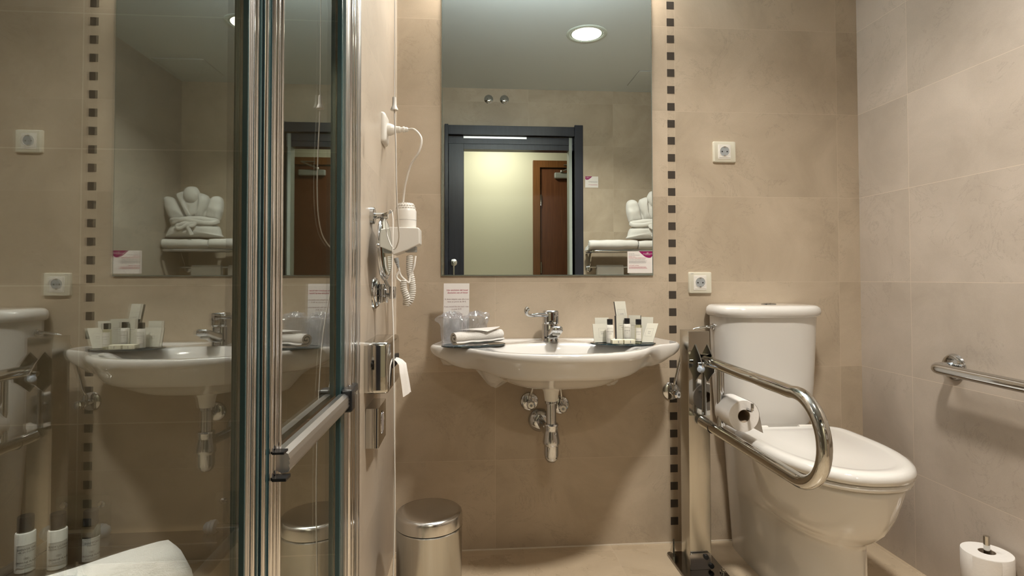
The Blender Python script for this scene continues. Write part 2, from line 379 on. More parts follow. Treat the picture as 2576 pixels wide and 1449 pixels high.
# ------------------------------------------------------------------ downlight
t = thing('ceiling_downlight', 'round recessed downlight glowing in the bathroom ceiling', 'ceiling light', (LX, LY, CEIL))
part('trim_ring', M().lathe([(.092, 0), (.094, -.003), (.098, -.0045), (.110, -.0045), (.116, -.002), (.117, 0)], (LX, LY, CEIL), n=48, cap=False), plain('white_metal_ring', (.62, .68, .62), .3), t)
part('reflector', M().lathe([(.0925, -.001), (.088, -.0025), (.084, -.001)], (LX, LY, CEIL), n=48, cap=False), plain('grey_reflector', (.35, .40, .36), .3), t)
part('diffuser', M().lathe([(.001, -.0035), (.083, -.0035), (.084, -.001)], (LX, LY, CEIL), n=48, cap=False), plain('lit_diffuser', (.9, .88, .8), .5, emit=((1, .88, .70), 9)), t)
for a in (.4, 2.5, 4.6):
    part('clip', M().ball((LX+.101*cos(a), LY+.101*sin(a), CEIL-.005), .0035), CHROME, t)
t = thing('ceiling_downlight', 'added unseen spot lamp in the ceiling over the shower bench', 'ceiling light', (-.70, -1.22, CEIL))  # made-up fitting around the added fill light over the bench
part('trim_ring', M().lathe([(.036, 0), (.037, -.003), (.050, -.003), (.052, 0)], (-.70, -1.22, CEIL), n=36, cap=False), CHROME, t)
part('added_lamp_face', M().lathe([(.001, -.001), (.034, -.001)], (-.70, -1.22, CEIL), n=30, cap=False), LAMPD, t)
# hatch
t = thing('ceiling_hatch', 'square flush access panel in the ceiling near the towel shelf', 'access panel', (1.30, -1.80, CEIL))
part('panel', M().box(1.145, 1.455, -1.935, -1.655, CEIL-.004, CEIL-.0002), CEILM, t, smooth=0, bevel=.001)
part('panel_rim', M().box(1.139, 1.461, -1.941, -1.649, CEIL-.002, CEIL-.0001), plain('hatch_gap', (.42, .43, .42), .8), t, smooth=0)

# ------------------------------------------------------------------ stickers with print
def bars(x0, x1, y, n, h, seed, w=.8):
    """lines of unreadably small print: rows of word-length strokes"""
    r = random.Random(seed); m = M()
    for k in range(n):
        x = x0; end = x1-(x1-x0)*r.random()*(.12 if k < n-1 else .4)
        while x < end:
            L = r.uniform(.0016, .0055)*w; m.box(x, min(x+L, end), y-k*h*2.1, y-k*h*2.1+h, 0, .00008); x += L+.0011
    return m
def sticker(name, c, ux, uy, W, H, lines, label, cat, small=False):
    """card with origin at lower left corner"""
    uz = Vector(ux).cross(Vector(uy)); P = place(c, ux, uy)
    t = thing(name, label, cat, c)
    up = lambda m, d=.0: m.map(lambda p: P(Vector((p.x, p.y, p.z+d))))
    part('card', up(M().prism(rrect(0, W, 0, H, .001, 2), 2, 0, .0008)), PAPER, t, smooth=0)
    e = cr([(W*.46, H), (W*.58, H*.87), (W*.72, H*.745), (W*.85, H*.70), (W*.94, H*.715), (W*1.0, H*.78)], 6)
    poly = [(v[0], v[1]) for v in e]+[(W, H)]
    pc = part('purple_corner', up(M().prism(poly, 2, 0, .00015), .0008), PURPLE, t, smooth=0)
    s = W/.1
    lg = join(text('CROWNE PLAZA', .0048*s, spacing=1.05).map(lambda p: p+Vector((W*.81, H*.865, 0))), text('HOTELS & RESORTS', .0025*s).map(lambda p: p+Vector((W*.81, H*.83, 0))),
              M().torus((W*.81-.0022*s, H*.925, 0), (0, 0, 1), .0019*s, .00025*s, 20, 4), M().torus((W*.81+.0022*s, H*.925, 0), (0, 0, 1), .0019*s, .00025*s, 20, 4), M().torus((W*.81, H*.925, 0), (0, 0, 1), .0012*s, .00025*s, 16, 4))
    part('logo_print', up(lg, .0011), PAPER, pc, smooth=0)
    dk, rd = M(), M()
    for (s_, x, y, sz, red) in lines:
        m = text(s_, sz*s, 'LEFT').map(lambda p: p+Vector((W*x, H*y, 0)))
        (rd if red else dk).add(m.v, m.f)
    b = bars(W*.06, W*.80, H*.555, 5, .0011*s, 3, s).map(lambda p: p); dk.add(b.v, b.f)
    b = bars(W*.06, W*.80, H*.28, 4, .0011*s, 5, s); rd.add(b.v, b.f)
    part('dark_print', up(dk, .0009), GREYINK, t, smooth=0)
    part('red_print', up(rd, .0009), REDINK, t, smooth=0)
    return t
L1 = [('\u00bfSE LE HA', .055, .87, .0052, 0), ('OLVIDADO ALGO?', .055, .80, .0052, 0), ('HAVE YOU', .055, .735, .0052, 1), ('FORGOTTEN SOMETHING?', .055, .665, .0056, 1),
      ('CON NUESTROS MEJORES DESEOS', .055, .60, .0042, 0), ('WITH BEST WISHES', .055, .33, .0046, 1)]
sticker('mirror_notice', (.5785, -.0074, .993), (1, 0, 0), (0, 0, 1), .0935, .080, L1, 'white and purple printed notice stuck on the lower right corner of the mirror', 'notice')
L2 = [('AYUDENOS', .055, .80, .0052, 0), ('HELP US', .055, .72, .0052, 0), ('MEDIO AMBIENTE', .055, .60, .0042, 0), ('ENVIRONMENT', .055, .33, .0046, 1)]
sticker('wall_notice', (.955, YF, 1.651), (-1, 0, 0), (0, 0, 1), .098, .083, [], 'small white and purple notice on the tiles beside the dark door frame', 'notice')

# ------------------------------------------------------------------ sockets
def socket(px, pz, label, tag=False):
    t = thing('wall_socket', label, 'socket', (px, 0, pz), 'sockets beside the mosaic strip')
    w, h = .0435, .0395
    part('cover_plate', M().loft([[(px+x, -y, pz+z) for x, z in rrect(-w+i, w-i, -h+i, h-i, .004, 3)] for y, i in ((0, 0), (.006, .0003), (.0095, .0016), (.0105, .004))]), WPLAST2, t)
    part('insert', M().loft([[(px-.002+x, -y, pz+z) for x, z in rrect(-.0245+i, .0245-i, -.0275+i, .0275-i, .001, 2)] for y, i in ((.010, 0), (.0118, .0004))]), WPLAST, t)
    part('insert', M().loft([[(px-.002+x, -y, pz+z+.001) for x, z in rrect(-.0215+i, .0215-i, -.0235+i, .0235-i, .001, 2)] for y, i in ((.0115, 0), (.0132, .0004))]), WPLAST, t)
    c = (px-.002, -.0130, pz+.001)
    sw = part('socket_well', M().lathe([(.0198, .0), (.0198, .0012), (.0188, .0014), (.0180, -.0002), (.0172, -.0125)], c, (0, -1, 0), cap=False), WPLAST, t)
    part('well_floor', M().lathe([(.0001, .0), (.0180, .0)], (c[0], -.0134, c[2]), (0, -1, 0), cap=False), GREYP, sw)
    for dx in (-.0095, .0095): part('pin_hole', M().lathe([(.0001, .0), (.0028, .0), (.0028, -.001)], (c[0]+dx, -.0139, c[2]-.001), (0, -1, 0), 12, cap=False), HOLE, sw)
    for dz in (-.0165, .0165): part('earth_clip', M().box(c[0]-.003, c[0]+.003, -.0148, -.0134, c[2]+dz-.0022, c[2]+dz+.0022), POLISH, sw, smooth=0)
    if tag: part('voltage_mark', text('220V', .0065).map(lambda p: Vector((px-.032+p.x, -.0106-p.z, pz+.031+p.y))), GREYINK, t, smooth=0)
socket(.9525, 1.447, 'cream wall socket fixed high up the wall above the toilet')
socket(.854, .9565, 'cream wall socket marked 220V just above the toilet cistern, lower one', True)
# ------------------------------------------------------------------ washbasin
BC = Vector((.292, 0, 0)); ZT = .755
half = [(0, -.446), (.07, -.440), (.14, -.418), (.20, -.382), (.25, -.335), (.290, -.278), (.325, -.236), (.365, -.212), (.400, -.190), (.4175, -.162), (.418, -.130), (.405, -.070), (.392, -.012), (.380, -.0)]
outl = [(-x, y) for x, y in half[::-1]]+half[1:]
top = cr([(x, y, 0) for x, y in outl], 5)
top = [(p.x, min(p.y, 0)) for p in top]
nb = 14
backline = [(half[-1][0]*(1-2*k/nb), 0) for k in range(1, nb)]
OUT = top+[(x, y) for x, y in backline]
def sst(a, b, x):
    t_ = min(1, max(0, (x-a)/(b-a))); return t_*t_*(3-2*t_)
def ztop(x, y):
    e = sqrt((x/.235)**2+((y+.280)/.140)**2)
    back = sst(-.175, -.135, y)                     # faucet deck cuts into the bowl's back edge
    e = max(e, 1.0*back*sst(.10, .055, abs(x))*1.0+0)
    z = ZT-.098*(1-sst(.50, 1.02, e))
    r = sqrt((abs(x)-.255)**2/.085**2*.5+((y+.085)/.05)**2)
    if e > 1: z -= .0055*(1-sst(.9, 1.15, max(abs(abs(x)-.190)/.105, abs(y+.078)/.045)))
    return z
def zbot(x, y, s=.5):
    e = ((abs(x)/.276)**2.6+(abs(y+.165)/.280)**2.3)**(1/2.45)
    z = .684+(.014+.028*sst(-.20, -.32, y))*sst(.86, .99, s)*sst(-.01, -.08, y)-.022*sst(-.16, 0, y)+.022*sst(.30, .42, abs(x))*sst(-.02, -.12, y)
    z -= .057*(1-sst(.45, 1.02, e))
    for s in (-1, 1):
        g = exp(-((((x-s*.215)/.040)**2+((y+.050)/.060)**2)**1.5)); z -= .062*g
    return z
rings = []; C0 = Vector((0, -.215))
Nt = 26
for j in range(Nt):                                  # underside, centre to rim
    s = .02+.955*(j/(Nt-1))
    rings.append([(BC.x+C0.x+(x-C0.x)*s, C0.y+(y-C0.y)*s, zbot(C0.x+(x-C0.x)*s, C0.y+(y-C0.y)*s, s)) for x, y in OUT])
for s, dz, k in ((.985, .006, 0), (1.000, .018, 0), (1.010, .034, 0), (1.012, .046, 0), (1.006, .0585, 0), (.997, .0645, 0), (.985, .068, 0)):
    R = []
    for x, y in OUT:
        X = C0.x+(x-C0.x)*s; Y = min(0, C0.y+(y-C0.y)*s); zb = zbot(C0.x+(x-C0.x)*.975, C0.y+(y-C0.y)*.975, .975)
        tt = dz/.068; R.append((BC.x+X, Y, zb+(ZT+.0005-zb)*tt))
    rings.append(R)
Nt = 40
for j in range(Nt):
    s = .975-.955*(j/(Nt-1))
    rings.append([(BC.x+C0.x+(x-C0.x)*s, C0.y+(y-C0.y)*s, ztop(C0.x+(x-C0.x)*s, C0.y+(y-C0.y)*s)) for x, y in OUT])
t = thing('washbasin', 'wide white ceramic washbasin with winged sides mounted on the wall', 'washbasin', (BC.x, 0, .62))
part('basin', M().loft(rings), CERAM, t, smooth=70)
part('drain_ring', M().lathe([(.001, .001), (.024, .001), (.027, 0), (.027, -.003)], (.292, -.26, ZT-.0975)), CHROME, t)
part('overflow_ring', M().lathe([(.006, .001), (.009, .001), (.011, -.001)], (.292, -.128, ZT-.03), (0, -1, .5), 20), CHROME, t)

# ------------------------------------------------------------------ faucet
fx, fy = .279, -.078
t = thing('mixer_tap', 'chrome single lever tap with a long elbow handle on the washbasin', 'tap', (fx, fy, ZT))
part('tap_body', M().loft([[(fx+x*s, fy+y*s, ZT+z) for x, y in rrect(-.023, .023, -.024, .024, .017, 6)] for z, s in ((0, 1.06), (.004, 1.06), (.008, 1.0), (.046, .99), (.050, .97))]), CHROME, t)
sp_ = part('spout', M().loft([[(fx+.006+x*w, fy-.006-d, ZT+z0+zz*h) for x, zz in rrect(-1, 1, -1, 1, .6, 4)] for d, z0, w, h in ((0, .020, .020, .016), (.03, .024, .018, .013), (.065, .034, .0165, .011), (.092, .041, .0165, .010), (.098, .0425, .0155, .0095), (.102, .0428, .0135, .0075), (.104, .043, .009, .004))]), CHROME, t, smooth=50)
part('aerator', M().lathe([(.0115, 0), (.012, -.006), (.0105, -.008), (.001, -.008)], (fx+.006, fy-.088, ZT+.033), n=24), plain('aerator_mesh', (.62, .62, .58), .5, .2), sp_)
part('cap', M().loft([[(fx+.002+x*s, fy+y*s, ZT+z) for x, y in rrect(-.023, .024, -.023, .023, .016, 6)] for z, s in ((.051, .98), (.054, 1.0), (.083, 1.0), (.088, .95), (.090, .86))]), CHROME, t)
lv = cr([(fx-.012, fy-.016, ZT+.078), (fx-.040, fy-.030, ZT+.0790), (fx-.062, fy-.040, ZT+.0780), (fx-.073, fy-.045, ZT+.083), (fx-.075, fy-.046, ZT+.094), (fx-.070, fy-.044, ZT+.0985)], 6)
part('lever', M().tube(lv, [.0095-.0028*min(1, i/12)+.003*max(0, (i-18)/12) for i in range(len(lv))], 14, flat=.72), CHROME, t)
part('indicator_dot', M().lathe([(.0028, 0), (.0028, .001), (.001, .0015)], (fx-.0165, fy-.0225, ZT+.012), (-.35, -1, 0), 12), BLACK, t)
for o in list(bpy.data.objects):                     # the tap is a large one: everything 18 percent up about its foot
    q = o
    while q.parent: q = q.parent
    if q == t and o.type == 'MESH':
        for v in o.data.vertices: v.co = v.co*1.18

# ------------------------------------------------------------------ trap and valves
dx, dy = .263, -.215
t = thing('bottle_trap', 'chrome bottle trap hanging under the middle of the washbasin', 'drain trap', (dx, dy, .37))
part('waste_cone', M().lathe([(.001, .630), (.036, .630), (.036, .622), (.029, .614), (.025, .605), (.0215, .580), (.0205, .576), (.001, .576)], (dx, dy, 0)), plain('white_waste', (.82, .81, .78), .3), t, label='white plastic waste cone')
part('rubber_gasket', M().torus((dx, dy, .628), (0, 0, 1), .0360, .003, 32, 8), BLACK, t)
part('tailpipe', M().lathe([(.0195, .578), (.0205, .574), (.0205, .568), (.0165, .566), (.0165, .490), (.001, .490)], (dx, dy, 0)), CHROME, t)
part('trap_cup', M().lathe([(.001, .502), (.0225, .502), (.0245, .498), (.0225, .493), (.0235, .488), (.0215, .484), (.023, .476), (.0285, .444), (.0275, .437), (.0245, .434), (.0240, .430), (.0240, .402), (.021, .389), (.014, .380), (.001, .376)], (dx, dy, 0)), CHROME, t)
part('outlet_pipe', M().tube(cr([(dx-.004, dy+.012, .466), (dx-.008, dy+.06, .464), (dx-.009, dy+.12, .461), (.252, -.012, .459)], 6), .0155, 16), CHROME, t)
part('wall_flange', M().lathe([(.001, .020), (.018, .022), (.028, .018), (.040, .007), (.042, 0)], (.252, 0, .459), (0, -1, 0)), CHROME, t)
def valve(x, z, label, hose, handle=(0, -1, 0)):
    t = thing('angle_valve', label, 'valve', (x, 0, z), 'angle valves on the back wall')
    part('wall_flange', M().lathe([(.001, .010), (.022, .010), (.031, .005), (.033, 0)], (x, 0, z), (0, -1, 0)), CHROME, t)
    part('valve_body', M().lathe([(.010, 0), (.010, .035), (.013, .036), (.013, .046), (.009, .050)], (x, 0, z), (0, -1, 0), 20), CHROME, t)
    hd = part('handle', M().lathe([(.009, 0), (.0155, .002), (.0165, .014), (.012, .018), (.001, .018)], (x, -.048, z-.001), handle, 8), CHROME, t, smooth=25)
    part('handle_mark', M().lathe([(.0050, 0), (.0050, .0006), (.001, .0006)], Vector((x, -.048, z-.001))+Vector(handle)*.0178, handle, 14), GREYP, hd)
    part('outlet', M().tube([(x, -.030, z), (x, -.030, z+.026)], .007, 14), CHROME, t)
    part('hose', M().tube(cr([(x, -.030, z+.024)]+hose, 8), .0045, 10), POLISH, t)
    return t
valve(.214, .528, 'chrome angle valve left of the trap under the washbasin', [(.219, -.036, .57), (.226, -.05, .605), (.230, -.06, .625)])
valve(.327, .514, 'chrome angle valve right of the trap, partly behind the drain pipe', [(.325, -.036, .56), (.318, -.05, .60), (.312, -.06, .625)])
valve(.741, .556, 'chrome angle valve at the mosaic strip feeding the toilet cistern', [(.744, -.036, .60), (.757, -.04, .66), (.772, -.045, .72), (.790, -.05, .765), (.808, -.055, .787), (.835, -.06, .795), (.868, -.062, .797)], (.35, -.93, 0))

# ------------------------------------------------------------------ things on the basin
tx, ty = -.0, -.205
t = thing('glass_plate', 'oval dark smoked glass plate under the rolled towel on the washbasin', 'tray', (.010, -.215, ZT), 'dark trays on the washbasin')
def oval(cx, cy, a, b, z0, z1, rot=0):
    return M().loft([[(cx+(cos(p)*a*k)*cos(rot)-(sin(p)*b*k)*sin(rot), cy+(cos(p)*a*k)*sin(rot)+(sin(p)*b*k)*cos(rot), z) for p in [2*pi*i/56 for i in range(56)]] for z, k in ((z0, .93), (z0+.001, .97), ((z0+z1)/2, 1), (z1, .985), (z1, .93), (z1-.0015, .90), (z1-.0015, .02))])
part('plate', oval(.012, -.213, .108, .052, ZT+.001, ZT+.007, .30), TRAYG, t)
part('foot', oval(.012, -.213, .05, .03, ZT-.0005, ZT+.002, .30), TRAYG, t)
# rolled face towel
def roll_towel(name, a, b, r, label, cat, seed=1, flat=.82, mat=TERRY, group=None, turns=1.9, n=26):
    """towel rolled up: spiral cross-section swept from a to b, with its loose flap"""
    a = Vector(a); b = Vector(b); d = (b-a).normalized(); up = Vector((0, 0, 1)); s = d.cross(up).normalized()
    rr = random.Random(seed); prof = []
    K = int(turns*28)
    th = .0065*(r/.024)
    outer = []; inner = []
    for k in range(K+1):
        f = k/K; ang = 2*pi*turns*f; R = r*(.22+.78*f)
        outer.append((cos(ang)*R, sin(ang)*R*flat)); inner.append((cos(ang)*(R-th), sin(ang)*(R-th)*flat))
    ring2 = outer+inner[::-1]; rings = []
    for j in range(n+1):
        f = j/n; c = a.lerp(b, f); q = 1+.05*sin(f*9+seed)+.03*sin(f*23+seed*2)-.10*(abs(2*f-1)**8); w = .0015*sin(f*13+seed)
        rings.append([c+s*(x*q+w)+up*(y*q+r*flat) for x, y in ring2])
    t = thing(name, label, cat, (a+b)/2, group)
    part('roll', M().loft(rings), mat, t, smooth=80)
    # soft skin closing the outside so the roll reads as thick cloth
    sk = []
    for j in range(n+1):
        f = j/n; c = a.lerp(b, f); q = 1+.05*sin(f*9+seed)+.03*sin(f*23+seed*2)-.10*(abs(2*f-1)**8)
        sk.append([c+s*(cos(p)*r*q*1.01)+up*(sin(p)*r*flat*q*1.01+r*flat) for p in [2*pi*i/30 for i in range(30)]])
    return t
tw = roll_towel('rolled_towel', (-.052, -.262, ZT+.007), (.102, -.174, ZT+.010), .0300, 'small white towel rolled up on the dark glass plate of the washbasin', 'towel', 2)
flap = M()
A = Vector((-.047, -.262, ZT+.0575)); Bv = Vector((.100, -.176, ZT+.060))
dd = (Bv-A).normalized(); ss = dd.cross(Vector((0, 0, 1)))
g = []
for i in range(25):
    f = i/24; row = []
    drop = .022*(1-abs(f-.62)/.62) if f < .62 else .022*(1-(f-.62)/.38)**.5
    drop = max(drop, .001)
    for j in range(9):
        u = j/8; an = pi*.55-u*drop/.024*1.15
        row.append(A.lerp(Bv, f)-Vector((0, 0, .0275))+ss*(cos(an)*.0322)+Vector((0, 0, sin(an)*.0275)))
    g.append(row)
flap.loft(g, cap=False, closed_u=False)
part('flap', flap, TERRY, tw, smooth=80)
# card
t = thing('paper_card', 'tall white bathrobe price card with maroon text standing behind the wrapped glasses', 'card', (-.048, -.075, ZT))
cz0, cz1 = ZT+.001, ZT+.2
P = place((-.0930, -.098, ZT+.001), (1, .03, 0), (.01, .10, 1))
CW, CH = .0885, .202
mp = lambda m, d=0: m.map(lambda p: P(Vector((p.x, p.y, p.z+d))))
part('card', mp(M().box(0, CW, 0, CH, 0, .0006)), PAPER, t, smooth=0)
rd = join(text('Uso exclusivo del hotel', .0078, shear=.3, bold=.00012).map(lambda p: p+Vector((CW*.52, CH-.0260, 0))), text('Exclusive use of Hotel', .0078, shear=.3, bold=.00012).map(lambda p: p+Vector((CW*.54, CH-.0350, 0))))
part('red_heading', mp(rd, .0008), REDINK, t, smooth=0)
ln = [('Si desea adquirir este albornoz', .0570), ('tiene un precio de 30 \u20ac', .0655), ('If you would like this bath robe,', .0825), ('it costs 30 \u20ac', .0910), ('Muchas Gracias', .1080), ('Thank you very much', .1165)]
part('grey_print', mp(join(*[text(s_, .0066).map(lambda p, y=y: p+Vector((CW*.51, CH-y, 0))) for s_, y in ln]), .0008), plain('brown_ink', (.32, .20, .20), .7), t, smooth=0)
# two wrapped tumblers
def crinkle(c, r, h, seed, ears):
    rr = random.Random(seed); ph = [rr.uniform(0, 6.28) for _ in range(6)]
    rings = []
    for j in range(27):
        f = j/26; z = h*f; R = r*(1.10-.08*f)
        row = []
        for k in range(56):
            a = 2*pi*k/56
            w = .10*sin(3*a+ph[0]+f*3)+.07*sin(7*a+ph[1]-f*5)+.05*sin(13*a+ph[2]+f*9)+.03*sin(23*a+ph[3]+f*14)
            e = sum(am*exp(-((((a-an+pi) % (2*pi))-pi)/.35)**2) for an, am in ears)*sst(.55, 1, f)
            if f < .6: zz = h*.72*f/.6; q = 1+.08*f
            else: tt = (f-.6)/.4*pi/2; zz = h*(.72+.28*sin(tt)); q = 1.05*max(.02, cos(tt))**.55
            e = sum(am*exp(-((((a-an+pi) % (2*pi))-pi)/.30)**2) for an, am in ears)*exp(-((f-.74)/.14)**2)
            rad = R*q*(1+w*(.6+.5*f)+e); zz += (.007*sin(5*a+ph[4]+f*9)+.004*sin(11*a+ph[5]-f*13))*f+.25*e*h*.35
            row.append(Vector(c)+Vector((rad*cos(a), rad*sin(a), zz)))
        rings.append(row)
    return M().loft(rings)
def tumbler(c, label, seed, ears):
    t = thing('wrapped_glass', label, 'glass', c, 'wrapped tumblers')
    part('tumbler', M().lathe([(.001, 0), (.026, 0), (.028, .003), (.034, .085), (.032, .085), (.026, .006), (.001, .006)], c), CLEARG, t)
    part('plastic_wrap', crinkle(c, .034, .100, seed, ears), FILM, t, smooth=25)
tumbler((-.060, -.140, ZT+.001), 'tumbler in crumpled clear film, the left one in front of the price card', 4, [(3.3, .55), (2.6, .3)])
tumbler((.020, -.128, ZT+.001), 'tumbler in crumpled clear film, the right one behind the rolled towel', 9, [(.3, .45), (5.9, .25)])
# amenities tray
ax, ay = .502, -.213
t = thing('amenity_tray', 'oval dark glass tray holding toiletries on the right of the washbasin', 'tray', (ax, ay, ZT), 'dark trays on the washbasin')
part('plate', oval(ax, ay, .108, .055, ZT+.001, ZT+.007, -.10), TRAYG, t)
part('foot', oval(ax, ay, .06, .03, ZT-.0005, ZT+.002), TRAYG, t)
def small_bottle(c, h, r, mat, cap, capmat, lab, lines, label, cat, group, face, scale=1, logo=True, liquid=None):
    """straight bottle: lathe body, cap and a printed label wrapped round its front; face = angle the label faces"""
    c = Vector(c); t = thing('toiletry_bottle', label, cat, c, group)
    hb = h-cap
    part('bottle_body', M().lathe([(.001, 0), (r*.9, 0), (r, .0015), (r, hb*.955), (r*.93, hb*.985), (r*.72, hb), (r*.6, hb+.001), (.001, hb+.001)], c, n=36), mat, t)
    part('bottle_cap', M().lathe([(r*.76, hb+.0012), (r*.80, hb+.002), (r*.80, h-.001), (r*.76, h), (r*.5, h-.0004), (.001, h-.0012)], c, n=36), capmat, t)
    z0, z1 = hb*lab[0], hb*lab[1]; wa = lab[2]
    def wrap(m, off): return m.map(lambda p: c+Vector((cos(face+p.x/r)*(r+off+p.z), sin(face+p.x/r)*(r+off+p.z), p.y)))
    lb = []
    for off in (0, .0003):
        lb.append(off)
    k = 18; g = [[Vector(((-wa+2*wa*i/k)*r, z0, .0)), Vector(((-wa+2*wa*i/k)*r, z1, .0)), Vector(((-wa+2*wa*i/k)*r, z1, .0004)), Vector(((-wa+2*wa*i/k)*r, z0, .0004))] for i in range(k+1)]
    lbo = part('label', wrap(M().loft(g), .00005), LABELM, t)
    W = 2*wa*r; ink = M()
    fr = .0003*scale
    for (x0, x1, y0, y1) in ((-W*.42, W*.42, z0+.002, z0+.002+fr), (-W*.42, W*.42, z1-.002-fr, z1-.002), (-W*.42, -W*.42+fr, z0+.002, z1-.002), (W*.42-fr, W*.42, z0+.002, z1-.002)):
        n_ = 10
        for i in range(n_): ink.box(x0+(x1-x0)*i/n_, x0+(x1-x0)*(i+1)/n_, y0, y1, 0, .0001)
    for s_, f, sz in lines:
        m = text(s_, sz*scale); m.map(lambda p: p+Vector((0, z0+(z1-z0)*f, 0))); ink.add(m.v, m.f)
    if logo:
        zc = z0+(z1-z0)*.40
        for dx in (-.0022, .0022, 0): 
            m = M().torus((dx*scale, zc, 0), (0, 0, 1), .0017*scale, .00018*scale, 18, 4); ink.add(m.v, m.f)
    part('label_print', wrap(ink, .0005), INK, lbo, smooth=0)
    return t
S = lambda a, b: [(a, .74, .0036), (b, .62, .0026), ('CROWNE PLAZA', .20, .0034), ('HOTELS & RESORTS', .10, .0021)]
fcam = lambda c: atan2(CAM_Y-c[1], -c[0])
def mini(c, mat, capmat, txt, txt2, label): small_bottle(c, .078, .0118, mat, .0185, capmat, (.14, .86, .85), [(txt, .66, .0032), (txt2, .50, .0026), ('CROWNE PLAZA', .12, .0024)], label, 'bottle', 'mini bottles on the washbasin tray', fcam(c)+.05, 1, False)
mini((.457, -.221, ZT+.0068), LOTION, BLACK, 'BODY LOTION', 'LOCION', 'tiny dark-capped lotion bottle at the left end of the amenity tray')
mini((.523, -.190, ZT+.0068), LOTION, BLACK, 'SHOWER GEL', 'GEL', 'tiny dark-capped gel bottle in the middle of the amenity tray')
mini((.548, -.236, ZT+.0068), SHAMP, BLACK, 'SHAMPOO', 'CHAMPU', 'clear tiny shampoo bottle beside the soaps on the amenity tray')
def amenity_box(bl, ux, uy, W, H, D, lab, label, lp=(.5, .38, .62, .30), navy=(1, 1)):
    """printed carton: front face spanned by ux, uy from its lower left corner bl, body behind in navy"""
    t = thing('amenity_box', label, 'box', bl, 'amenity cartons on the washbasin tray')
    P = place(bl, ux, uy); mp = lambda m, d=0: m.map(lambda p: P(Vector((p.x, p.y, p.z+d))))
    fp = part('front_panel', mp(M().box(0, W, 0, H, -.0006, .0)), CARDB if navy[0] else PAPER, t, smooth=0)
    part('carton', mp(M().box(.0004, W-.0004, .0003, H-.0008, -D, -.0007)), NAVY, t, smooth=0)
    if lab:
        cx, cy, w, h = W*lp[0], H*lp[1], W*lp[2], H*lp[3]; f = .00035; ink = M()
        for a in ((cx-w/2, cx+w/2, cy-h/2, cy-h/2+f), (cx-w/2, cx+w/2, cy+h/2-f, cy+h/2), (cx-w/2, cx-w/2+f, cy-h/2, cy+h/2), (cx+w/2-f, cx+w/2, cy-h/2, cy+h/2)): ink.box(*a, 0, .0001)
        for i, s_ in enumerate(lab):
            m = text(s_, .0048); m.map(lambda p: p+Vector((cx, cy-.0015-(i-(len(lab)-1)/2)*.0062, 0))); ink.add(m.v, m.f)
        part('print', mp(ink, .0002), GREYINK, fp, smooth=0)
Z0 = ZT+.0068
amenity_box((.497, -.160, Z0+.072), (1, .10, .0), (-.10, .14, 1), .0385, .062, .011, ['COMB'], 'tallest cream carton marked COMB rising above the other cartons on the tray', (.5, .30, .66, .52))
amenity_box((.420, -.176, Z0), (1, -.02, 0), (.0, .16, 1), .047, .080, .003, None, 'plain pale carton standing at the back left of the amenity tray')
amenity_box((.410, -.198, Z0), (1, .06, 0), (-.055, .16, 1), .061, .061, .004, ['SHOE', 'MITT'], 'squat pale carton leaning at the front left of the amenity tray', (.50, .50, .40, .50))
amenity_box((.4885, -.190, Z0), (1, .20, 0), (-.01, .05, 1), .041, .087, .014, ['SHAVING', 'KIT'], 'grey-lit carton marked SHAVING KIT behind the middle tiny bottle', (.5, .58, .62, .24))
amenity_box((.5340, -.168, Z0), (1, -.55, 0), (.02, .04, 1), .040, .087, .017, ['DENTAL', 'KIT'], 'carton marked DENTAL KIT with a dark navy side, right of the shaving kit', (.5, .58, .62, .24))
amenity_box((.5660, -.150, Z0), (1, -.40, 0), (.10, .12, 1), .053, .080, .006, None, 'wide plain carton leaning at the back right of the amenity tray')
amenity_box((.5680, -.205, Z0), (1, -.42, 0), (.36, .14, 1), .036, .066, .009, ['NAIL', 'FILE'], 'small carton marked NAIL FILE leaning to the right at the tray edge', (.42, .52, .62, .42))
def soap(x0, y0, ang, label):
    t = thing('wrapped_soap', label, 'soap', (x0, y0, Z0), 'wrapped soaps on the tray')
    P = place((x0, y0, Z0+.0002), (cos(ang), sin(ang), 0), (-sin(ang), cos(ang), 0))
    part('soap_wrap', M().box(0, .0365, 0, .024, 0, .0135).map(P), SOAPW, t, smooth=0, bevel=.0012)
    part('seal_mark', M().box(.0185, .0215, -.0002, -.00001, .003, .0105).map(P), GREYINK, t, smooth=0)
soap(.4565, -.2555, .05, 'small wrapped soap, the left of the two in front of the cartons')
soap(.4950, -.2600, .10, 'small wrapped soap, the right of the two in front of the cartons')
# ------------------------------------------------------------------ toilet
TX = 1.056
def dring(cx, hw, yb, yf, z, e=2.6, n=64, back=.25):
    """plan ring with square-ish back and rounded front (yf nearer the camera, more negative)"""
    out = []; ym = yb+(yf-yb)*back
    for k in range(n):
        a = 2*pi*k/n; c, s = cos(a), sin(a)
        x = hw*(abs(c)**(2/e))*(1 if c >= 0 else -1)
        if s < 0: y = ym+(ym-yf)*(-1)*(abs(s)**(2/e))
        else:
            x = hw*(abs(c)**(2/6))*(1 if c >= 0 else -1); y = ym+(yb-ym)*(abs(s)**(2/6))
        out.append((cx+x, y, z))
    return out
t = thing('toilet', 'white ceramic close coupled toilet with a closed lid in the right corner', 'toilet', (TX, -.3, 0))
part('cistern', M().loft([dring(TX, hw, -.006, yf, z, 2.8, back=.35) for z, hw, yf in ((.455, .150, -.150), (.458, .156, -.158), (.475, .162, -.165), (.60, .171, -.176), (.75, .177, -.184), (.840, .180, -.188))]), CERAM, t, smooth=60)
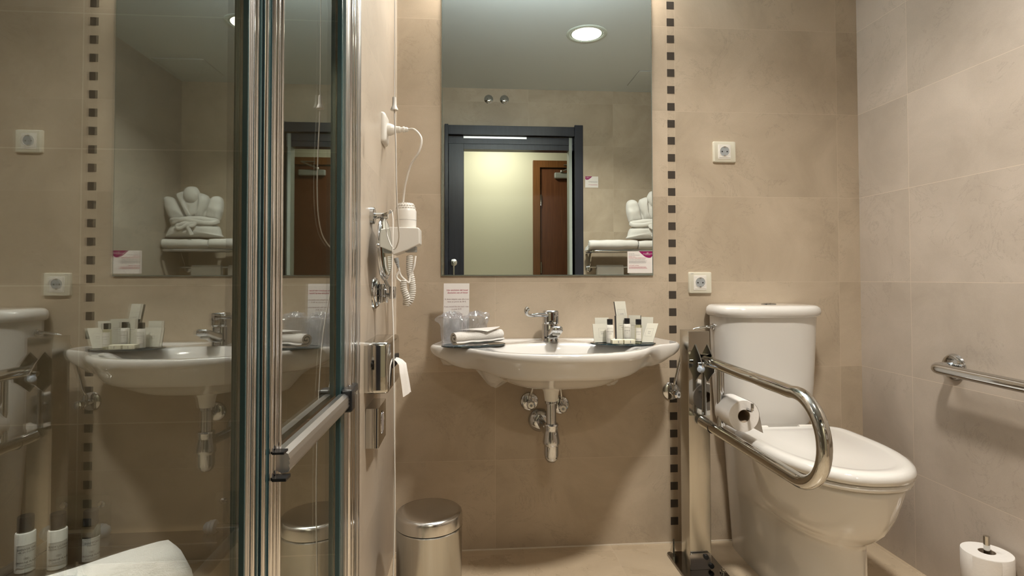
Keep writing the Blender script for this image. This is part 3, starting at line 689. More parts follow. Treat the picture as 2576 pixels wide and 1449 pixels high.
part('cistern_lid', M().loft([dring(TX, hw, -.002, yf, z, 2.8, back=.35) for z, hw, yf in ((.836, .174, -.184), (.837, .185, -.194), (.843, .191, -.201), (.856, .193, -.203), (.868, .190, -.200), (.875, .182, -.192), (.878, .170, -.178), (.879, .10, -.12), (.879, .01, -.10))]), CERAM, t, smooth=70)
part('flush_button', join(M().lathe([(.026, 0), (.026, .003), (.022, .005), (.019, .005), (.0185, .003), (.001, .003)], (TX+.010, -.100, .8787), sy=.8), M().box(TX+.009, TX+.0105, -.117, -.083, .8817, .8831)), CHROME, t)
part('inlet_nut', M().lathe([(.001, .0), (.012, 0), (.0135, .004), (.012, .009), (.008, .010), (.008, .016), (.0055, .017), (.0055, .028), (.004, .032)], (TX-.174, -.062, .797), (-1, 0, .02), 12), CHROME, t, label='chrome water inlet')
rows = [(0.0, .116, -.565, 2.2), (.012, .114, -.563, 2.2), (.12, .107, -.551, 2.2), (.215, .103, -.549, 2.2), (.232, .104, -.551, 2.2), (.240, .112, -.561, 2.2), (.256, .127, -.583, 2.2), (.285, .146, -.612, 2.2), (.33, .162, -.636, 2.2), (.37, .171, -.650, 2.2), (.405, .180, -.661, 2.2), (.418, .182, -.663, 2.2), (.422, .178, -.659, 2.2)]
def bowlring(z, hw, yf, e, n=96):
    out = []; hb = .113+.034*z/.42
    yw = -.30
    for k in range(n):
        a = 2*pi*k/n; c, s = cos(a), sin(a)
        if s < 0:
            x = hw*(abs(c)**(2/e))*(1 if c >= 0 else -1); y = yw-(yw-yf)*(abs(s)**(2/e))
        else:
            x = (abs(c)**(2/7)); y = yw+(-.006-yw)*(s**(2/7)); q = sst(-.36, -.20, y)
            x = (hw*(1-q)+hb*q)*x*(1 if c >= 0 else -1)
        out.append((TX+x, y, z))
    return out
part('bowl', M().loft([bowlring(z, hw, yf, e) for z, hw, yf, e in rows]+[bowlring(.422, .10, -.45, 2.2)]), CERAM, t, smooth=70)
part('rear_deck', M().loft([dring(TX, hw, -.006, -.235, z, 4, back=.5) for z, hw in ((.40, .138), (.44, .150), (.452, .152), (.456, .148))]), CERAM, t, smooth=60)
part('seat', M().loft([dring(TX, hw, -.205, yf, z, 2.25, back=.30) for z, hw, yf in ((.424, .186, -.665), (.426, .191, -.671), (.436, .193, -.674), (.441, .190, -.670))]), CERAM, t, smooth=60)
lid = [(.4425, .190, -.670), (.445, .196, -.677), (.458, .198, -.679), (.468, .194, -.674), (.4735, .184, -.662), (.4745, .172, -.648), (.4725, .160, -.635), (.4715, .150, -.625), (.4735, .10, -.52), (.4745, .02, -.40)]
part('seat_lid', M().loft([dring(TX, hw, -.205-(.198-hw)*.4, yf, z, 2.25, back=.30) for z, hw, yf in lid]), CERAM, t, smooth=70)
for s in (-1, 1): part('lid_hinge', M().lathe([(.001, -.03), (.011, -.03), (.012, -.027), (.012, .027), (.011, .03), (.001, .03)], (TX+s*.085, -.200, .464), (1, 0, 0)), WPLAST, t)

# ------------------------------------------------------------------ fold-down support rail on its post
px0, px1, py0, py1 = .728, .802, -.200, -.125
t = thing('support_rail', 'polished steel fold down support rail on a floor post beside the toilet', 'grab rail', (.765, -.16, 0))
part('post', M().prism(rrect(px0, px1, py0, py1, .003, 3), 2, .008, .795), STEEL, t, smooth=20)
part('front_plate', M().prism(rrect(px0+.001, px1-.001, .515, .793, .002, 2), 1, py0-.003, py0), POLISH, t, smooth=20)
part('base_plate', M().prism(rrect(.690, .840, -.290, -.080, .012, 4), 2, 0, .009), plain('dark_base_steel', (.26, .25, .24), .14, 1), t, smooth=20, bevel=.002)
part('gusset', M().prism([(-.120, .009), (-.085, .009), (-.090, .013), (-.118, .070)], 0, .700, .706), POLISH, t, smooth=0)
part('base_bracket', M().prism(rrect(px0-.003, px1-.006, .009, .062, .006, 3), 1, py0-.010, py0-.0035), plain('dark_steel', (.48, .48, .49), .16, 1), t, smooth=0, bevel=.001)
for x, y, z in ((.708, -.098, .009), (.708, -.27, .009), (.826, -.232, .009), (.826, -.10, .009)):
    part('anchor_bolt', M().lathe([(.001, .012), (.005, .012), (.006, .009), (.006, .004), (.010, .004), (.010, 0)], (x, y, z), n=12), POLISH, t)
for x, z in ((.778, .052), (.796, .022)):
    part('set_screw', M().lathe([(.001, .008), (.0075, .008), (.0085, .005), (.0085, 0)], (x, py0-.010, z), (0, -1, 0), 12), BLACK, t)
RX = .786
for x in (.752, .794):
    part('hinge_cheek', M().prism([(-.203, .628), (-.203, .752), (-.236, .722), (-.262, .690), (-.258, .668), (-.238, .655)], 0, x-.002, x+.002), POLISH, t, smooth=0)
part('hinge_pin', M().tube([(.744, -.238, .690), (.816, -.238, .690)], .008, 16), CHROME, t)
part('bumper', M().lathe([(.001, .0), (.010, .0), (.011, .003), (.0105, .014), (.007, .019), (.001, .020)], (.756, -.246, .676), (-.75, -.66, .05)), RUBBER, t, label='small blue grey rubber bumper')
zt, zb, yc, ra = .696, .488, -.726, .104
path = [(.775, -.222, .699)]+[(RX, -.26-.045*i, .698-.0004*i) for i in range(11)]
arc = [(RX, yc-ra*sin(pi*k/22), (zt+zb)/2+ra*cos(pi*k/22)) for k in range(23)]
low = [(RX-.0, -.66+.045*i, zb) for i in range(9)]+[(.780, -.235, .492), (.768, -.206, .500)]
part('rail_tube', M().tube(path+arc+low, .0168, 22), POLISH, t)
part('collar', M().torus((RX-.004, -.262, zb), (0.03, 1, 0), .0162, .0015, 28, 6), BLACK, t)
part('stay', M().tube([(RX+.004, -.300, zb+.006), (RX+.004, -.300, zt-.004)], .0085, 16), CHROME, t)
part('stay', M().tube([(RX+.024, -.272, zb+.010), (RX+.024, -.272, zt-.006)], .0085, 16), CHROME, t)
part('roll_spindle', M().tube(cr([(RX+.012, -.292, .577), (RX+.045, -.30, .577), (RX+.050, -.36, .577), (RX+.051, -.408, .577), (RX+.051, -.414, .583), (RX+.051, -.414, .600)], 5), .0045, 12), CHROME, t)
def paper_roll(c, d, R, L, r0, label, tail):
    c = Vector(c); d = Vector(d).normalized()
    t = thing('toilet_roll', label, 'toilet paper', c)
    part('paper', M().lathe([(r0, 0), (R-.001, 0), (R, .0015), (R*1.003, L/2), (R, L-.0015), (R-.001, L), (r0, L), (r0, 0)], c, d, 48, cap=False), TISSUE, t)
    part('core', M().lathe([(r0, .0006), (r0, L-.0006), (r0-.0012, L-.0006), (r0-.0012, .0006), (r0, .0006)], c, d, 36, cap=False), plain('cardboard_core', (.33, .26, .19), .8), t, label='brown cardboard core')
    part('loose_sheet', tail, TISSUE, t, smooth=60)
rc = Vector((.826, -.290, .556))
tail = M().loft([[rc+Vector((.0485*cos(a)+.0006, -L_, .0485*sin(a))) for L_ in (.001, .03, .06, .094)] for a in [1.2-.1*k for k in range(13)]]+[[rc+Vector((.0495+.001*k, -L_, -.010*k-.0+.0)) for L_ in (.001, .03, .06, .094+.002*k)] for k in range(1, 6)], cap=False, closed_u=False)
paper_roll(rc, (0, -1, 0), .048, .095, .0195, 'white toilet roll hanging on the spindle of the fold down support rail', tail)
r2 = Vector((1.418, -.574, .118))
tail = M().loft([[r2+Vector((.0595*cos(a), .0595*sin(a), z)) for z in (.002, .05, .100)] for a in [3.4+.1*k for k in range(9)]]+[[r2+Vector((.0595*cos(4.2)+.004*k*.9, .0595*sin(4.2)-.004*k*.4, z)) for z in (.002+.018*k, .05, .100)] for k in range(1, 5)], cap=False, closed_u=False)
paper_roll(r2, (0, 0, 1), .0585, .102, .020, 'white toilet roll standing upright on the holder low on the right wall', tail)
t = thing('roll_holder', 'chrome upright spare roll holder low on the right wall', 'roll holder', (1.487, -.574, .10))
part('spindle', M().tube([(1.418, -.574, .105), (1.418, -.574, .262)], .0075, 14), POLISH, t)
part('arm', M().tube(cr([(1.418, -.574, .108), (1.425, -.574, .102), (1.45, -.574, .102), (1.487, -.574, .102)], 5), .0075, 14), CHROME, t)
part('wall_flange', M().lathe([(.001, .012), (.022, .012), (.026, .008), (.027, 0)], (XR, -.574, .102), (-1, 0, 0)), CHROME, t)
# grab bar on the right wall
t = thing('grab_bar', 'long chrome grab bar fixed horizontally along the right wall', 'grab rail', (XR, -.80, .70))
gz, gx = .698, 1.412
pts = [(XR-.004, -.408, gz)]+[(1.445, -.408, gz)]+[(1.445-.033*sin(pi/2*k/8), -.408-.033*(1-cos(pi/2*k/8)), gz) for k in range(1, 9)]+[(gx, -.45-.1*k, gz-.0015*k) for k in range(11)]+[(gx+.033*(1-cos(pi/2*k/8)), -1.46-.033*sin(pi/2*k/8), gz-.016) for k in range(1, 9)]+[(XR-.004, -1.493, gz-.016)]
part('bar', M().tube(pts, .0165, 22), CHROME, t)
for y, z in ((-1.493, gz-.016), (-.408, gz)):
    wf = part('wall_flange', M().lathe([(.001, .014), (.026, .014), (.037, .010), (.041, .003), (.0415, 0)], (XR, y, z), (-1, 0, 0), 40), CHROME, t)
part('maker_mark', text('ACERO', .0075).map(lambda p: Vector((XR-.0145, -.408-p.x, gz+.022+p.y))), GREYINK, wf, smooth=0)

# ------------------------------------------------------------------ pedal bin
bx, by, bh, br = -.117, -.395, .310, .0935
t = thing('pedal_bin', 'round brushed steel pedal bin with a closed lid in the left corner', 'bin', (bx, by, 0))
part('body', M().lathe([(.001, .012), (br*.97, .012), (br*.985, .016), (br, bh-.045), (br*1.01, bh-.0425), (br*.99, bh-.040), (br*.5, bh-.041)], (bx, by, 0), n=64), STEEL, t)
part('base_ring', M().lathe([(.001, 0), (br*1.0, 0), (br*1.02, .004), (br*1.0, .014), (.001, .014)], (bx, by, 0), n=64), BLACK, t)
part('lid_gap', M().lathe([(.001, bh-.0405), (br*.975, bh-.0405), (br*.975, bh-.036), (.001, bh-.036)], (bx, by, 0), n=64), BLACK, t)
part('lid', M().lathe([(br*.98, bh-.0365), (br*1.012, bh-.0365), (br*1.012, bh-.010), (br*.995, bh-.004), (br*.95, bh-.0005), (br*.85, bh+.001), (br*.5, bh+.0025), (.001, bh+.003)], (bx, by, 0), n=64), plain('satin_steel', (.60, .58, .55), .20, 1), t, smooth=70)
part('pedal', M().box(bx-.02, bx+.02, by-br-.025, by-br+.01, .006, .012), BLACK, t, smooth=0, bevel=.003)

# ------------------------------------------------------------------ left wall fittings
t = thing('wall_socket', 'rounded white socket on the left wall with the hairdryer plugged in', 'socket', (XL, -.27, 1.40))
part('cover_plate', M().loft([[(XL+x, -.272+a, 1.438+b) for a, b in rrect(-.041+i, .041-i, -.047+i, .047-i, .010, 4)] for x, i in ((0, 0), (.004, .0), (.009, .002), (.013, .009), (.014, .016))]), WPLAST, t, smooth=60)
t = thing('hairdryer_plug', 'white plug and flex running from the left wall socket to the hairdryer', 'cable', (XL, -.272, 1.438))
part('plug_body', M().lathe([(.019, .012), (.019, .022), (.015, .032), (.011, .036), (.010, .052), (.0075, .053), (.0075, .060), (.0095, .061), (.0095, .066), (.0075, .067), (.0070, .074), (.0045, .078)], (XL, -.272, 1.438), (1, 0, .02)), WPLAST, t)
HX, HY = -.190, -.235
DZ = .017
part('flex', M().tube(cr([(XL+.075, -.272, 1.440), (-.172, -.285, 1.436), (-.150, -.30, 1.405), (-.157, -.30, 1.365), (-.185, -.28, 1.325), (-.203, -.26, 1.27), (-.208, -.25, 1.245), (-.212, -.243, 1.213)], 8), .0036, 10), WPLAST, t)
# hairdryer in its holder
t = thing('hairdryer', 'white wall mounted hairdryer with a coiled cord on the left wall', 'hairdryer', (XL, HY, 1.03))
cx_ = -.204
mh = part('motor_housing', M().lathe([(.001, 1.085), (.033, 1.085), (.0335, 1.170), (.032, 1.173), (.026, 1.192), (.022, 1.196), (.001, 1.198)], (cx_, HY, DZ), n=44), WPLAST, t, smooth=50)
part('seam_line', M().torus((cx_, HY, 1.142+DZ), (0, 0, 1), .0335, .0004, 44, 6), GREYP, t)
gr = M()
for (zz, rr_, n_) in ((1.181, .0305, 22), (1.1885, .0281, 20), (1.1945, .0235, 18)):
    for k in range(n_):
        a = 2*pi*k/n_; c_ = Vector((cx_+cos(a)*rr_, HY+sin(a)*rr_, zz+DZ)); u = Vector((-sin(a), cos(a), 0)); w = Vector((-cos(a)*.4, -sin(a)*.4, .9)).normalized()
        nrm = u.cross(w); gr.add([c_+u*s1*.0028+w*s2*.0014-nrm*.0007*s3 for s3 in (-1, 1) for s1, s2 in ((-1, -1), (1, -1), (1, 1), (-1, 1))], [(0, 1, 2, 3), (7, 6, 5, 4), (0, 4, 5, 1), (1, 5, 6, 2), (2, 6, 7, 3), (3, 7, 4, 0)])
part('grille', gr, plain('grille_grey', (.60, .57, .52), .5), mh, smooth=0)
hp = [(XL, 1.118), (-.158, 1.116), (-.1535, 1.112), (-.153, 1.065), (-.190, 1.046), (-.232, 1.030), (XL, 1.060)]
part('holder_shell', M().prism([(x-.004 if x > XL else x, z+DZ) for x, z in hp], 1, HY-.040, HY+.040), WPLAST, t, smooth=30, bevel=.006, bseg=3)
part('nozzle', M().prism([(-.170, 1.081), (-.204, 1.065), (-.204, 1.057), (-.170, 1.058)], 1, HY-.026, HY+.026), GREYP, t, smooth=0, bevel=.003, label='grey nozzle')
def helix(axis, R, r, pitch, n=14):
    P = cr(axis, 14); L = 0; acc = [0]
    for a, b in zip(P, P[1:]): L += (b-a).length; acc.append(L)
    out = []; N = int(L/pitch*n)
    for i in range(N):
        s_ = L*i/N; k = max(j for j in range(len(acc)) if acc[j] <= s_); k = min(k, len(P)-2)
        f = (s_-acc[k])/max(1e-9, acc[k+1]-acc[k]); c_ = P[k].lerp(P[k+1], f); T = (P[k+1]-P[k]).normalized()
        U = T.cross(Vector((0, 1, 0))).normalized(); W = T.cross(U); a = 2*pi*i/n
        out.append(c_+U*R*cos(a)+W*R*sin(a))
    return M().tube(out, r, 7)
ax_ = [(-.190, HY-.01, 1.045), (-.190, HY-.012, 1.00), (-.184, HY-.014, .97), (-.181, HY-.016, .935), (-.188, HY-.018, .905), (-.200, HY-.019, .893)]
part('coiled_cord', helix(ax_, .0085, .0030, .0062), WPLAST, t, label='white coiled cord', smooth=80)
ax2 = [(-.200, HY-.020, .893), (-.198, HY-.028, .915), (-.207, HY-.030, .945), (-.206, HY-.030, .968)]
part('coiled_cord', helix(ax2, .0085, .0030, .0062), WPLAST, t, label='white coiled cord', smooth=80)
part('strain_relief', M().lathe([(.003, 0), (.0042, .004), (.0036, .006), (.0052, .010), (.0044, .012), (.0062, .016), (.0052, .018), (.0070, .022), (.0075, .034), (.001, .035)], (-.222, HY-.03, 1.005), (-.25, 0, 1), 12), GREYP, t)
part('lead', M().tube(cr([(-.222, HY-.03, 1.008), (-.216, HY-.032, .985), (-.200, HY-.034, .968), (-.190, HY-.03, .962), (-.187, HY-.02, .985), (-.176, HY-.02, 1.010), (-.172, HY-.01, 1.045)], 7), .0034, 8), WPLAST, t)
part('lead', M().tube(cr([(-.218, HY-.034, 1.0), (-.228, HY-.036, .98), (-.216, HY-.036, .966), (-.206, HY-.032, .968)], 7), .0034, 8), WPLAST, t)
# robe hook
t = thing('robe_hook', 'chrome wall hook on the left wall carrying a loop of the pull cord', 'hook', (XL, -.48, 1.145))
part('wall_flange', M().lathe([(.001, .011), (.021, .011), (.0235, .009), (.024, 0)], (XL, -.48, 1.146), (1, 0, 0), 36), CHROME, t)
part('hook_arm', M().tube([(XL+.010, -.48, 1.146), (XL+.046, -.48, 1.146)], .008, 16), CHROME, t)
part('hook_plate', M().loft([[(XL+.028+a*.030+z_*.004, -.48+b*.012, 1.146+z_*.004+a*.011) for a, b in rrect(-1, 1, -1, 1, .9, 5)] for z_ in (-1, 1)]), CHROME, t)
# magnifying mirror
myy = -.455
t = thing('shaving_mirror', 'round chrome magnifying mirror on a swivel bracket on the left wall', 'mirror', (XL, -.43, .93))
part('wall_flange', M().lathe([(.001, .012), (.036, .012), (.041, .009), (.044, .006), (.046, .003), (.046, 0)], (XL, -.425, .933), (1, 0, 0), 44), CHROME, t)
part('flange_ring', M().torus((XL+.010, -.425, .933), (1, 0, 0), .036, .0035, 44, 8), CHROME, t)
part('bracket', M().lathe([(.001, -.026), (.013, -.026), (.014, -.023), (.014, -.009), (.0132, -.008), (.0132, -.006), (.014, -.005), (.014, .010), (.0132, .011), (.0132, .013), (.014, .014), (.014, .024), (.013, .026), (.001, .026)], (XL+.026, -.432, .933), (0, 0, 1), 24), CHROME, t)
part('swing_arm', M().tube([(XL+.026, -.432, .928), (XL+.055, -.452, .928)], .006, 14), CHROME, t)
part('swing_joint', M().lathe([(.001, -.017), (.009, -.017), (.010, -.013), (.010, .013), (.009, .017), (.001, .017)], (XL+.055, -.453, .935), (0, 0, 1), 18), CHROME, t)
mc = Vector((XL+.034, myy, 1.060)); mn = Vector((.992, -.055, .04)).normalized()
part('stem', M().tube(cr([(XL+.050, -.453, .945), (XL+.042, -.455, .955), tuple(mc-Vector((0, 0, .088)))], 5), .0045, 12), CHROME, t)
yk = Vector(mn).cross(Vector((0, 0, 1))).normalized()
part('yoke', M().tube([mc+Vector((0, 0, -.0)) + yk*cos(a)*.089+Vector((0, 0, 1))*sin(a)*.089 for a in [pi+pi*k/30 for k in range(31)]], .0035, 12), CHROME, t)
part('rim', M().torus(mc, mn, .080, .0045, 60, 12), CHROME, t)
part('mirror_glass', M().lathe([(.001, -.004), (.077, -.004), (.079, -.0015), (.079, .0015), (.077, .004), (.001, .004)], mc, mn, 60), MIRR, t)
for s in (-1, 1): part('pivot_knob', M().ball(mc+yk*s*.0895, .0065), CHROME, t)
# tissue dispenser
t = thing('tissue_dispenser', 'polished steel tissue box on the left wall with a tissue pulled out', 'tissue box', (XL, -.45, .68))
part('housing', M().loft([[(XL+x, -.465+a, .745+b) for a, b in rrect(-.108+i, .108-i, -.066+i, .066-i, .010, 5)] for x, i in ((.0, 0), (.053, .0), (.059, .002), (.062, .007))]), POLISH, t, smooth=50)
part('slot', M().loft([[(XL+.0622+x, -.435+a, .745+b) for a, b in rrect(-.065+i, .065-i, -.014+i, .014-i, .013, 5)] for x, i in ((0, 0), (.0008, 0))]), HOLE, t)
rows_ = []
for i in range(17):
    f = i/16; x = XL+.055+.030*min(1, f*4)**.6+.014*f; z = .742+.012*sin(min(1, f*3.2)*pi)*(1 if f < .32 else .0)-.088*max(0, f-.12)/.88
    rows_.append([(x-.024+.030*sin(pi*(.12+.80*j/12))*min(1, f*3+.2)+.002*sin(j*1.7+f*2), -.448+(-.034+.062*j/12)*(.35+.65*min(1, f*2.5)), z+.010*(j/12)*f+.003*sin(j*.9+f*4)*f) for j in range(13)])
tm = M().loft(rows_, cap=False, closed_u=False)
part('tissue', tm, TISSUE, t, smooth=80, label='white paper tissue hanging out')
# bag dispenser
t = thing('bag_dispenser', 'small flat polished steel holder with an oval opening below the tissue box', 'dispenser', (XL, -.50, .53))
part('housing', M().prism([(x, y) for x, y in rrect(XL, XL+.034, -.553, -.425, .003, 3)], 2, .536, .638), POLISH, t, smooth=20)
op = part('opening', M().loft([[(XL+.0341+x, -.492+cos(a)*.023*k, .588+sin(a)*.030*k) for a in [2*pi*i/40 for i in range(40)]] for x, k in ((0, 1), (.0006, 1))]), plain('bag_paper', (.34, .30, .29), .5), t)
part('opening_rim', M().loft([[(XL+.0345+cos(b)*.0012, -.492+cos(a)*(.0235+sin(b)*.0012), .588+sin(a)*(.0305+sin(b)*.0012)) for b in [2*pi*i/8 for i in range(8)]] for a in [2*pi*i/40 for i in range(41)]], cap=False), CHROME, op)
# pull cord
CX, CY = -.186, -.635
t = thing('emergency_pull_cord', 'white emergency pull cord hanging from the ceiling in front of the left wall', 'pull cord', (CX, CY, CEIL))
part('ceiling_switch', M().lathe([(.001, -.03), (.02, -.03), (.036, -.024), (.040, 0)], (CX, CY, CEIL)), WPLAST, t)
part('cord', M().tube([(CX, CY, CEIL-.03), (CX-.001, CY, 1.9), (CX-.0005, CY, 1.42)], .0011, 8), WPLAST, t)
part('bell_knob', M().lathe([(.001, 1.4235), (.0042, 1.423), (.0048, 1.419), (.0052, 1.402), (.0060, 1.400), (.0092, 1.393), (.0094, 1.3905), (.001, 1.3905)], (CX-.001, CY, 0), n=24), WPLAST, t)
lw = [(CX-.001, CY, 1.391), (CX+.003, CY, 1.30), (CX+.005, CY, 1.20), (CX+.006, CY+.02, 1.12), (CX+.003, CY+.06, 1.075), (CX-.014, CY+.10, 1.052), (CX-.036, CY+.14, 1.085), (CX-.044, -.482, 1.130), (CX-.036, -.478, 1.158), (CX-.028, -.482, 1.158), (CX-.022, -.50, 1.135), (CX-.018, -.53, 1.08), (CX-.014, -.57, .96), (CX-.004, CY+.02, .82), (CX+.001, CY, .62), (CX+.003, CY, .42), (CX-.001, CY, .22), (CX-.002, CY, .06)]
part('cord', M().tube(cr(lw, 10), .0016, 8), WPLAST, t)
# ------------------------------------------------------------------ fold-down shower seat and what lies on it
SZ = .395
SX0, SX1, SY0, SY1 = -.925, -.525, -1.14, -.672
t = thing('shower_bench', 'steel fold down shower seat behind the glass at the lower left', 'shower seat', (-.72, YS, SZ))
DST = brushed('dull_seat_steel', (.30, .29, .28), .22, 0)
part('seat_plate', M().box(SX0+.018, SX1-.018, SY0, SY1, SZ-.010, SZ-.0005), DST, t, smooth=0, bevel=.002)
for k in range(5):
    y = -.74-.085*k
    part('slot_rib', M().box(SX0+.03, SX1-.03, y-.0015, y+.0015, SZ-.001, SZ+.0008), STEELY, t, smooth=0)
for x, lb in ((SX0+.005, ''), (SX1-.005, '')):
    part('frame_tube', M().tube([(x, SY0, SZ-.004), (x, YS-.015, SZ-.004)], .0125, 18), ALU2, t)
    part('tube_edge', M().tube([(x-.013 if x > -.7 else x+.013, SY0, SZ+.001), (x-.013 if x > -.7 else x+.013, YS-.03, SZ+.001)], .0014, 8), CHROME, t)
for x0 in (-.945, -.593):
    wp = part('wall_plate', M().prism(rrect(x0, x0+.118, SZ+.004, SZ+.082, .008, 4), 1, YS-.0068, YS-.0008), CLEARP, t, smooth=20, label='clear acrylic wall plate')
    for dx in (.018, .100):
        part('plate_screw', M().lathe([(.001, .006), (.006, .005), (.0085, .002), (.0085, 0)], (x0+dx, YS-.007, SZ+.062), (0, -1, 0), 16), CHROME, wp)
    for dx, s in ((-.012, -1), (.104, 1)):
        part('hinge_knob', M().lathe([(.001, 0), (.012, 0), (.0165, .003), (.017, .009), (.0155, .011), (.016, .016), (.0135, .018), (.012, .024), (.007, .028), (.001, .029)], (x0+.014 if s < 0 else x0+.104, YS-.030, SZ+.010), (s, 0, 0), 22), RUBBER, t, label='blue grey hinge knob')
    part('hinge_shaft', M().tube([(x0+.014, YS-.030, SZ+.010), (x0+.104, YS-.030, SZ+.010)], .0075, 14), CHROME, t)
def big(c, r, mat, txt, txt2, label, h):
    c = Vector(c); f = fcam(c)+.12
    return small_bottle(c, h, r, mat, .030, BLACK, (.14, .72, 1.1), [(txt, .76, .0052), (txt2, .655, .0038), ('CROWNE PLAZA', .20, .0047), ('Hotels & Resorts', .09, .0030)], label, 'bottle', 'toiletry bottles on the shower seat', f, 1.0, True)
big((-.884, -.830, SZ), .0168, LOTION, 'SHOWER GEL', 'GEL DE DUCHA', 'white dark-capped SHOWER GEL bottle, leftmost on the shower seat', .108)
big((-.829, -.822, SZ), .0165, LOTION, 'BODY LOTION', 'LOCION CORPORAL', 'white dark-capped BODY LOTION bottle, middle one on the shower seat', .108)
big((-.772, -.812, SZ), .0160, SHAMP, 'SHAMPOO', 'CHAMPU', 'clear SHAMPOO bottle with dark cap, nearest the folded shower towel', .108)
# folded shower towel, a thick stack of layers
t = thing('shower_towel', 'white towel folded and laid on the shower seat behind the glass', 'towel', (-.63, -.95, SZ))
E0 = Vector((-.535, -.905, SZ+.0)); E1 = Vector((-.80, -1.135, SZ+.0)); d_ = (E1-E0).normalized(); s_ = Vector((d_.y, -d_.x, 0))
if s_.y > 0: s_ = -s_
rings = []
for j in range(25):
    f = j/24; c_ = E0.lerp(E1, f); row = []
    q = 1-.42*max(0, 1-f/.10)**2.2
    prof = cr([(-.056, .004, 0), (-.066, .030, 0), (-.056, .062, 0), (-.022, .084, 0), (.020, .080, 0), (.052, .054, 0), (.064, .028, 0), (.057, .004, 0), (0, .001, 0)], 5, True)
    for p in prof:
        w = .0012*sin(p.x*240+f*6)+.002*sin(f*11+p.x*30)
        row.append(c_+s_*(p.x*q)+Vector((0, 0, max(.0005, p.y*(.35+.65*q)*q+w*(p.y > .01)))))
    rings.append(row)
part('towel_body', M().loft(rings), TERRY, t, smooth=80)
hem = M().loft([[E0.lerp(E1, f/20)+s_*(a)+Vector((0, 0, b)) for a, b in ((.061, .012), (.067, .030), (.056, .053), (.030, .075), (.030, .079), (.061, .056), (.073, .030), (.066, .010))] for f in range(3, 21)])
part('top_layer', hem, TERRY, t, smooth=80)
t = thing('soap_leaflet', 'pale leaflet lying on the shower seat in front of the bottles', 'leaflet', (-.80, -.95, SZ))
P = place((-.862, -.930, SZ+.004), (.93, .36, .03), (-.36, .93, .02))
part('leaflet', M().prism(rrect(0, .080, -.055, 0, .004, 3), 2, 0, .004).map(P), PAPER, t, smooth=20)
part('print', join(text('SOAP', .0055).map(lambda p: p+Vector((.04, -.020, .0042))), text('JABON', .0045).map(lambda p: p+Vector((.04, -.028, .0042))), M().box(.008, .072, -.0085, -.008, .0041, .0043), M().box(.008, .0085, -.05, -.008, .0041, .0043), M().box(.0715, .072, -.05, -.008, .0041, .0043)).map(P), GREYINK, t, smooth=0)

# ------------------------------------------------------------------ door side of the room, seen in the mirror
struct('trim_4', M().box(OX0-.026, OX0, YF-.12, YF+.02, 0, 2.105), WENGE, bevel=.002)
struct('trim_5', M().box(OX1, OX1+.062, YF-.12, YF+.022, 0, 2.112), WENGE, bevel=.002)
struct('trim_6', M().box(OX0, OX1, YF-.03, YF+.018, OZ, 2.098), WENGE, bevel=.002)
struct('trim_7', M().box(OX0, OX1, YF-.12, YF-.04, 1.935, 1.975), WENGE)
struct('trim_10', M().box(OX0, OX1, YF-.12, YF-.032, 1.975, OZ), WENGE)
struct('trim_8', M().box(OX0+.11, .42, YF-.030, YF-.022, OZ-.018, OZ-.001), ALU2)
struct('trim_9', M().box(OX1-.034, OX1-.012, YF-.12, YF-.03, 0, OZ), plain('jamb_grey', (.42, .46, .42), .5))
t = thing('sliding_door', 'dark wenge sliding door leaf pushed back into the wall', 'door', (-.10, YF-.05, 0))
part('leaf', M().box(OX0, -.046, YF-.075, YF-.038, .006, 1.99), WENGE, t, smooth=0, bevel=.002)
part('handle_rose', M().lathe([(.001, .008), (.022, .008), (.0265, .005), (.027, 0)], (-.122, YF-.038, 1.092), (0, 1, 0)), plain('satin_chrome', (.72, .72, .68), .25, 1), t)
part('lever_handle', M().tube(cr([(-.122, YF-.03, 1.092), (-.122, YF+.006, 1.092), (-.120, YF+.012, 1.082), (-.119, YF+.012, .98)], 6), .0065, 14), plain('satin_chrome_lever', (.70, .70, .66), .2, 1), t)
# two chrome covers high on the wall
for x, lb in ((.137, 'chrome round pipe cover high above the door frame, the left one in the mirror'), (.253, 'chrome round pipe cover high above the door frame, the right one in the mirror')):
    t = thing('pipe_cover', lb, 'wall fitting', (x, YF, 2.298), 'pipe covers above the door')
    part('flange', M().lathe([(.001, .010), (.012, .010), (.026, .006), (.033, .001), (.033, 0)], (x, YF, 2.298), (0, 1, 0), 36), CHROME, t)
    part('knob', M().lathe([(.010, .010), (.010, .026), (.008, .028), (.001, .028)], (x, YF, 2.298), (0, 1, 0), 20), CHROME, t)
# hall door
HYW = -3.50
t = thing('hall_door', 'brown wooden room door with a closer, seen through the doorway', 'door', (1.1, HYW, 0))
part('door_frame', M().prism([(.622, 0), (.622, 2.145), (1.66, 2.145), (1.66, 0), (1.59, 0), (1.59, 2.075), (.692, 2.075), (.692, 0)], 1, HYW, HYW+.045), WOODF, t, smooth=0, bevel=.002)
part('door_panel', M().box(.697, 1.585, HYW+.002, HYW+.022, .005, 2.068), WOOD, t, smooth=0, bevel=.001)
for z in (1.72, 1.05, .3): part('hinge', M().lathe([(.001, -.055), (.009, -.055), (.009, .055), (.001, .055)], (.700, HYW+.032, z+.03), n=14), POLISH, t)
t = thing('door_closer', 'grey overhead door closer on the brown room door', 'door closer', (.95, HYW+.02, 1.99))
part('closer_body', M().box(.835, 1.09, HYW+.022, HYW+.062, 1.965, 2.025), plain('closer_grey', (.50, .53, .50), .3, .6), t, smooth=0, bevel=.012, bseg=3)
part('closer_arm', M().tube([(.905, HYW+.075, 2.03), (1.05, HYW+.11, 2.09)], .008, 10), POLISH, t)
part('closer_arm', M().tube([(1.05, HYW+.11, 2.09), (.93, HYW+.05, 2.10)], .006, 10), POLISH, t)
